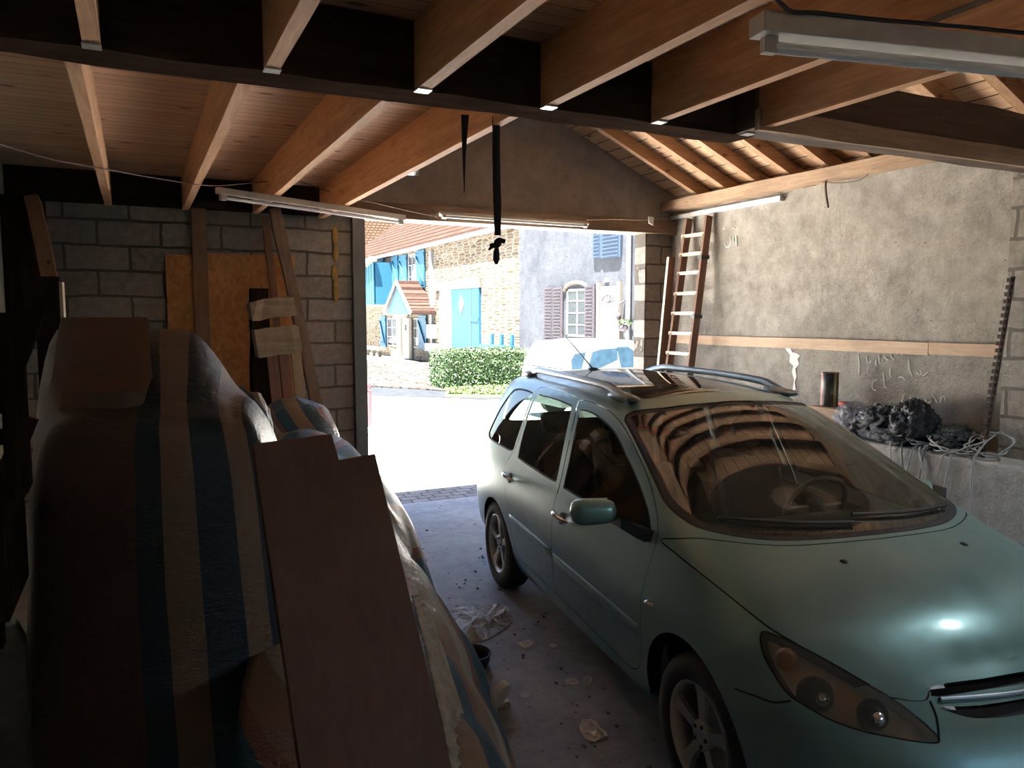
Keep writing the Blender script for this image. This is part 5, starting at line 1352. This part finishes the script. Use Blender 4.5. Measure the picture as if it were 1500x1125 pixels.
# barn doorway
ya, yb, z0, z1 = yz(664, 421, 705, 512)
bd_ = MB().box(FX - .09, FX, ya, yb, 0, z1).build('barn_door', M_blue, sh)
yj = onx(693, 440, FX).y; MB().box(FX - .10, FX - .085, yj - .05, yj + .03, 0, z1 - .02).build('door_joint', M_blued, bd_)
zs = onx(697, 468, FX).z; MB().box(FX - .12, FX - .08, ya + .02, yj, zs - .06, zs + .06).build('strap_hinge', M_blue, bd_)
c = onx(679, 446, FX); MB().prism([(FX - .10, c.y - .30, c.z), (FX - .10, c.y, c.z + .42), (FX - .10, c.y + .30, c.z), (FX - .10, c.y, c.z - .42)], (.02, 0, 0)).build('diamond_opening', M_rub, bd_)
ya, yb, z0, z1 = yz(640, 414, 706, 421); MB().box(FX - .10, FX, ya, yb, z0, z1).build('stone_lintel', M_lint, sh)
fbox('quoin_pier', blocks('dressed quoins', (.12, .12, .12), (.19, .19, .18), (.16, .14, .12), .8, .34, ax=('y', 'z'), msize=.03), (645, 422, 663, 545), sh, .04)
# balustrade of the yard
bx = thing('balustrade', (9.5, 36, 0), 'pale stone balustrade before the stone house at the left', 'balustrade')
a = onx(522, 532, 9.8); b = onx(560, 532, 9.8); zb_ = .0
zlo = onx(540, 533, 9.8).z; zhi = onx(540, 507, 9.8).z
y0_, y1_ = min(a.y, b.y), max(a.y, b.y) + 4
MB().box(9.65, 9.95, y0_, y1_, zhi - .12, zhi).build('rail', M_lint, bx); MB().box(9.65, 9.95, y0_, y1_, -.05, max(.12, zlo + .1)).build('plinth', M_lint, bx)
n = 9
for k in range(n):
    y = y0_ + (y1_ - y0_) * (k + .5) / n; mb = MB(); z_a = max(.12, zlo + .1); h = zhi - .12 - z_a
    mb.loft([[V3((9.8 + r_*math.cos(2*PI*q/12), y + r_*math.sin(2*PI*q/12), z_a + h * zz)) for q in range(12)] for r_, zz in ((.12, 0), (.10, .05), (.17, .3), (.16, .45), (.07, .8), (.11, .95), (.11, 1))], True)
    mb.build('baluster', M_lint, bx)
# tiled house farther left
bh = thing('tiled_house', (14, 50, 0), 'house with a broad tiled roof rising behind the stone house', 'house')
MB().box(6, 11.5, 52, 60, -.1, 5.2).build('house_wall', M_greyw, bh)
MB().loft([[(x, 51.5, 5.0), (x, 58, 12.5), (x, 58.2, 12.5), (x, 52.0, 4.8)] for x in (5.5, 20)], False).build('roof', M_tile3, bh)
# grey rendered house
gh = thing('grey_house', (FX, 16, 0), 'grey rendered house with slate blue and mauve shutters across the street', 'house')
MB().box(FX - .04, FX + 7, 8, YC - .01, -.1, 7.5).build('rendered_wall', M_greyw, gh)
MB().loft([[(FX - .5, y, 7.4), (FX + 3.5, y, 9.8), (FX + 3.5, y, 10.0), (FX - .5, y, 7.6)] for y in (7.8, YC)], False).build('roof', M_tile2, gh)
XG = FX - .04
shutter((800, 421, 813, 496), M_mauve, gh, X=XG, louvre=True); shutter((813, 421, 826, 496), M_mauve, gh, X=XG, louvre=True)
window((832, 424, 862, 494), gh, X=XG, cols=2, rws=4); shutter((860, 418, 873, 496), M_mauve, gh, X=XG, louvre=True)
# arched head over that window
a = onx(828, 424, XG); b = onx(862, 424, XG); ym = (a.y + b.y) / 2; hw = abs(a.y - b.y) / 2
mb = MB(); mb.tube([V3((XG - .02, ym + hw * math.cos(t), a.z - .05 + .22 * math.sin(t))) for t in [PI * k / 12 for k in range(13)]], .06, 6); mb.build('window_arch', M_lint, gh)
shutter((872, 333, 884, 378), M_blued, gh, X=XG, louvre=True); shutter((885, 330, 912, 376), M_blued, gh, X=XG, louvre=True)
ya, yb, z0, z1 = yz(882, 420, 907, 500, X=XG)
gd = MB().box(XG - .05, XG, ya, yb, .3, z1).build('house_door', M_wpaint, gh)
MB().box(XG - .09, XG, ya - .14, ya, .3, z1 + .1).build('door_frame', M_lint, gd); MB().box(XG - .09, XG, yb, yb + .14, .3, z1 + .1).build('door_frame', M_lint, gd)
mb = MB(); c = onx(894, 441, XG)
for k in range(6):
    t = PI * k / 5; mb.tube([V3((XG - .055, c.y, c.z - .05)), V3((XG - .055, c.y + .3 * math.cos(t), c.z + .16 * math.sin(t)))], .012, 4)
mb.tube([V3((XG - .055, c.y + .3 * math.cos(PI*k/12), c.z + .16 * math.sin(PI*k/12))) for k in range(13)], .014, 4); mb.build('fanlight', M_mauve, gd)
for p in ((884, 457, 893, 470), (895, 457, 905, 470), (884, 474, 893, 498), (895, 474, 905, 498)):
    ya2, yb2, z02, z12 = yz(*p, X=XG); MB().box(XG - .06, XG - .045, ya2 + .03, yb2 - .03, z02, z12).build('door_panel', M_wpaint, gd, bevel=.006)
fbox('house_number', M_wpaint, (887, 407, 893, 413), gh, .03, X=XG)
fbox('electric_meter', M_blued, (809, 517, 824, 535), gh, .12, X=XG); fbox('vent_grille', M_wpaint, (801, 517, 808, 530), gh, .05, X=XG)
c = onx(916, 455, XG); mb = MB(); mb.tube([V3((XG - .02, c.y, c.z + .25)), V3((XG - .2, c.y, c.z + .15)), V3((XG - .2, c.y, c.z - .1))], .02, 6); mb.ball((XG - .2, c.y, c.z - .14), .07, .07, .1); mb.build('wall_lantern', M_mauve, gh)
MB().cyl((XG - .1, onx(926, 400, XG).y, 0), (XG - .1, onx(926, 400, XG).y, 7.4), .06).build('downpipe', M_wpaint, gh)
# hanging basket
c = onx(914, 480, XG - .15)
hb = thing('hanging_basket', (c.x, c.y, c.z), 'small hanging basket of leaves beside the white house door', 'basket')
MB().ball(c, .14, .16, .10).build('basket', M_mauve, hb)
def leaves(nm, mat, parent, n, fn, size, kind=None, seed=1, **kw):
    random.seed(seed); V = []; F = []
    for i in range(n):
        p, up_ = fn(); a = random.random() * 6.28; s_ = size * (.6 + .8 * random.random())
        d = (V3((random.uniform(-1, 1), random.uniform(-1, 1), random.uniform(-1, 1))) + up_ * .8).normalized(); e = d.orthogonal().normalized(); e = (Matrix.Rotation(a, 3, d) @ e)
        f_ = d.cross(e); b = len(V); V += [p - e * s_, p + f_ * s_ * .45, p + e * s_, p - f_ * s_ * .45]; F.append((b, b+1, b+2, b+3))
    mb = MB(); mb.add(V, F); o = mb.build(nm, mat, parent, **kw)
    if kind: o['kind'] = kind
    return o
def leafmat(name, c0, c1):
    t = NT(name); g = t.new('ShaderNodeNewGeometry'); t.base(t.ramp(g.outputs['Random Per Island'], [(0, c0), (1, c1)])); t.set(Roughness=.6); return t.m
M_leaf = leafmat('hedge leaves', (0.01162, 0.03168, 0.00792), (0.03696, 0.07392, 0.01848))
M_leafy = leafmat('lime leaves', (0.02816, 0.05632, 0.01014), (0.06195, 0.09574, 0.01971))
leaves('foliage', M_leaf, hb, 120, lambda: (c + V3((random.gauss(0, .12), random.gauss(0, .16), .06 + random.random() * .14)), V3((0, 0, 1))), .05, 'stuff')
# clipped hedge
he = thing('hedge', (8.4, 19.2, 0), 'clipped green box hedge across the street in front of the stone house', 'hedge')
hx0 = onz(657, 572, 0).x - .12; hy0 = 18.85; hx1 = ony(767, 540, hy0).x; hy1 = hy0 + 1.1; hzt = ony(700, 514, hy0).z
MB().box(hx0 + .06, hx1 - .06, hy0 + .06, hy1 - .06, 0, hzt - .05).build('hedge_core', plain('hedge core', (.03, .07, .02), .9), he)
def hs():
    u = random.random()
    if u < .42: return V3((random.uniform(hx0, hx1), hy0 + random.gauss(0, .025), random.uniform(.0, hzt))), V3((0, -1, .3))
    if u < .70: return V3((hx0 + random.gauss(0, .025), random.uniform(hy0, hy1), random.uniform(.0, hzt))), V3((-1, 0, .3))
    return V3((random.uniform(hx0, hx1), random.uniform(hy0, hy1), hzt + random.gauss(0, .02))), V3((0, 0, 1))
leaves('leaves', M_leaf, he, 26000, hs, .035, 'stuff')
# grass verge, pots, plant, bench
P = [onz(655, 579, .03), onz(700, 581, .03), onz(735, 573, .03), onz(770, 570, .03)] 
vg = MB().prism([onz(652, 580, .05), onz(760, 581, .05), V3((10.8, 18.8, .05)), V3((hx0, 18.8, .05))], (0, 0, -.05)).build('verge_soil', plain('verge turf', (.05, .09, .02), .9), **ST)
Q = [onz(655, 577, .06), onz(750, 578, .06)]
def gr():
    t = random.random(); s_ = random.random(); a = Q[0].lerp(Q[1], t); b = V3((hx0 + (10.4 - hx0) * t, 18.85, 0)); p = a.lerp(b, s_); return V3((p.x, p.y, .06 + random.random() * .05)), V3((0, -.3, 0))
leaves('verge_grass', M_leafy, None, 9000, gr, .035, label='strip of short grass at the foot of the clipped hedge', cat='grass', kind='stuff')
c = onz(748, 566, .0); cc = V3((c.x + .5, c.y + .4, 0))
pot = thing('flower_pot', cc, 'terracotta trough at the right end of the hedge', 'pot')
MB().loft([[cc + V3((w_ * a, w_ * .5 * b, z)) for a, b in ((-1, -1), (1, -1), (1, 1), (-1, 1))] for w_, z in ((.26, .02), (.33, .38), (.36, .38), (.36, .43), (.30, .43))], False).build('trough', plain('terracotta', (.36, .20, .15), .8), pot)
c = onx(785, 530, FX - .4); pn = thing('potted_shrub', (c.x, c.y, 0), 'small leafy shrub at the foot of the grey house corner', 'shrub')
MB().cyl((c.x, c.y, 0), (c.x, c.y, .45), .22, .28).build('pot', plain('brown pot', (.25, .18, .14), .8), pn)
leaves('foliage', M_leaf, pn, 500, lambda: (V3((c.x + random.gauss(0, .16), c.y + random.gauss(0, .2), .55 + random.random() * .45)), V3((0, 0, 1))), .06, 'stuff')
c = onx(730, 505, FX - .6); y0_ = onx(745, 505, FX - .6).y; y1_ = onx(706, 505, FX - .6).y
bn = thing('blue_bench', (c.x, (y0_ + y1_) / 2, 0), 'blue slatted garden bench against the stone wall behind the hedge', 'bench')
zz = onx(730, 506, FX - .6).z
MB().box(c.x - .2, c.x + .25, y0_, y1_, zz - .12, zz).build('bench_seat', M_blue, bn)
for i, px in enumerate((711, 725, 740)):
    y = onx(px, 500, FX - .6).y; MB().box(c.x + .2, c.x + .28, y - .08, y + .08, 0, zz + .35).build('bench_post', M_blue, bn)
for y in (y0_ + .1, y1_ - .1): MB().box(c.x - .18, c.x - .1, y - .06, y + .06, 0, zz - .12).build('leg', M_blue, bn)
# red bollard and roadside post
M_redp = plain('faded red paint', (0.088, 0.0088, 0.01232), .6)
c = onz(539, 624, 0); bo_ = MB(); R_ = .075; hh = ony(539, 560, c.y).z
bo_.loft([[V3((c.x + r_*math.cos(2*PI*k/16), c.y + r_*math.sin(2*PI*k/16), zz)) for k in range(16)] for r_, zz in ((R_*1.1, 0), (R_*1.1, .06), (R_, .08), (R_, hh*.78), (R_*.8, hh*.80), (R_*1.05, hh*.83), (R_*1.05, hh*.86), (R_*.8, hh*.88), (R_*.95, hh*.92), (R_*.6, hh*.985), (.01, hh))], True)
bo_.build('bollard', M_redp, label='faded red cast bollard standing in the sunny street', cat='bollard')
c = onz(524, 640, 0); hh = ony(524, 545, c.y).z
rp_ = thing('fire_hydrant', c, 'white roadside hydrant post with red caps just right of the door post', 'hydrant')
x0 = ony(514, 600, c.y).x; x1 = ony(532, 600, c.y).x; cx = (x0 + x1) / 2; r_ = (x1 - x0) / 2
mb = MB(); mb.loft([[V3((cx + q*r_*math.cos(2*PI*k/16), c.y + q*r_*math.sin(2*PI*k/16), zz)) for k in range(16)] for q, zz in ((.9, .16), (.8, .2), (.8, hh*.55), (1.0, hh*.58), (1.0, hh*.66), (.75, hh*.7), (.75, hh*.86), (1.0, hh*.88), (.8, hh*.95), (.2, hh))], True); mb.build('hydrant_body', M_wpaint, rp_)
MB().ball((cx, c.y - r_ * .8, hh * .35), r_ * .6, r_ * .4, r_ * .9).build('outlet_cap', M_redp, rp_); MB().ball((cx, c.y - r_ * .9, hh * .62), r_ * .5, r_ * .3, r_ * .4).build('outlet_cap', M_redp, rp_)
MB().cyl((cx, c.y, 0), (cx, c.y, .17), r_ * .95).build('hydrant_base', plain('yellow base', (.55, .38, .12), .7), rp_)
# white car parked across the doorway view
YW = 12.0
wc = thing('white_car', (9, YW + .8, 0), 'white compact car parked in the street beyond the green car', 'car')
def wp(x, y): p = ony(x, y, YW); return (p.x, p.z)
xr = wp(823, 545)[0]
# side profile (x from the tail, z)
bodyp = [(0, .30), (.02, .62), (.05, .95), (3.35, .95), (3.75, .80), (3.95, .55), (3.95, .30)]
def wprof(pts, y0, y1, nm, mat, par, bevel=.0, inset=0):
    mb = MB(); mb.prism([(xr + a, y0, b) for a, b in pts], (0, y1 - y0, 0)); return mb.build(nm, mat, par, bevel=bevel)
M_white2 = plain('white car paint', (0.05104, 0.0528, 0.05632), .5, var=.02, spec=.2)
M_sky = plain('pale blue car glass', (0.00704, 0.01672, 0.0264), .5, 0, var=.3, spec=.1)
wb = wprof([(0.0, .30), (.0, .62), (.03, 1.0), (2.95, 1.0), (3.65, .85), (3.92, .60), (3.95, .30)], YW, YW + 1.65, 'body', M_white2, wc, .04)
ztop = wp(880, 500)[1]; 
rings = []
for dy, ins in ((0.02, 0.0), (.10, .16), ):
    pass
gp = [(.04, 1.0), (.10, 1.25), (.17, ztop - .10), (.30, ztop - .02), (.8, ztop + .02), (1.6, ztop + .01), (1.95, ztop - .06), (2.85, 1.0)]
mb = MB()
def shr(pts, k): cx_ = 1.4; return [((a - cx_) * (1 - k * .02) + cx_, b) for a, b in pts]
mb.loft([[(xr + a, YW + .03 + .22 * max(0, (b - 1.0) / .55), b) for a, b in gp], [(xr + a, YW + 1.62 - .22 * max(0, (b - 1.0) / .55), b) for a, b in gp]], False)
mb.build('roof_shell', M_white2, wb, bevel=.03)
def wgl(px):
    P = []
    for x, y in px:
        p = ony(x, y, YW + .1); z = min(p.z, ztop - .08); yy = YW + .03 + .22 * max(0, (z - 1.0) / .55) - .008; p = ony(x, y, yy); P.append(V3((p.x, yy, p.z)))
    mb = MB(); mb.prism(P, (0, .006, 0)); mb.build('car_window', M_sky, wc)
wgl([(838, 541), (837, 528), (842, 519), (858, 516), (852, 541)]); wgl([(861, 541), (868, 516), (880, 512), (904, 510), (906, 541)])
x_ = wp(911, 525)[0]; mb = MB()
z0_, z1_ = 1.0, ztop - .12
mb.prism([V3((x_, YW + .02, 1.0)), V3((x_ + .85, YW + .02, 1.0)), V3((x_ + .25, YW + .03 + .22 * (z1_ - 1) / .55 - .008, z1_)), V3((x_, YW + .03 + .22 * (z1_ - 1) / .55 - .008, z1_))], (0, .006, 0)); mb.build('car_window', M_sky, wc)
for a in (.72, 3.15):
    for y in (YW + .0, YW + 1.45):
        MB().cyl((xr + a, y, .30), (xr + a, y + .2, .30), .30, n=24).build('wheel', M_tyre, wc)
# ------------------------------------------------------------------ light
def lamp(kind, name, loc, energy, col=(1, 1, 1), rot=None, **kw):
    l = bpy.data.lights.new(name, kind); l.energy = energy; l.color = col
    for k, v in kw.items(): setattr(l, k, v)
    o = bpy.data.objects.new(name, l); COL.objects.link(o); o.location = loc
    if rot is not None: o.rotation_euler = Vector(rot).to_track_quat('-Z', 'Y').to_euler()
    return o
lamp('SUN', 'sun', (0, 0, 20), 42, (1, .95, .87), (.257, .173, -.95), angle=.009)
lamp('AREA', 'added rear window fill', (3.9, YB + .05, 1.9), 1.2, (.86, .93, 1), (0, 1, 0), shape='RECTANGLE', size=2.4, size_y=1.1)  # added area lamp at the unseen rear window, fills the interior
lamp('AREA', 'added roof lamp', (4.6, .85, rz(4.62) + .02), 12, (.80, .92, 1), (.1, .25, -1), shape='RECTANGLE', size=.35, size_y=.4, spread=math.radians(105))  # added area lamp under the closed roof for bonnet highlight and right wall
w = bpy.data.worlds.new('sky'); SC.world = w; w.use_nodes = True
nt = w.node_tree; sk = nt.nodes.new('ShaderNodeTexSky'); sk.sky_type = 'NISHITA'; sk.sun_disc = False
sk.sun_elevation = math.radians(65); sk.sun_rotation = math.radians(250)
nt.links.new(sk.outputs[0], nt.nodes['Background'].inputs[0]); nt.nodes['Background'].inputs[1].default_value = .3
SC.view_settings.exposure = 1.7
SC.cycles.max_bounces = 8; SC.cycles.diffuse_bounces = 6; SC.cycles.glossy_bounces = 4; SC.cycles.transparent_max_bounces = 12
SC.cycles.sample_clamp_indirect = 6; SC.cycles.use_denoising = True
# ------------------------------------------------------------------ camera
cd = bpy.data.cameras.new('camera'); cam = bpy.data.objects.new('camera', cd); COL.objects.link(cam)
cd.sensor_fit = 'HORIZONTAL'; cd.sensor_width = 36; cd.lens = 36 * FPX / 1500
cd.clip_start = .05; cd.clip_end = 500
cam.matrix_world = Matrix(((_R.x, _U.x, -_F.x, 0), (_R.y, _U.y, -_F.y, 0), (_R.z, _U.z, -_F.z, CAMH), (0, 0, 0, 1)))
SC.camera = cam
SC.view_settings.view_transform = 'Standard'; SC.view_settings.look = 'None'; SC.view_settings.gamma = 1
SC.view_settings.use_curve_mapping = False
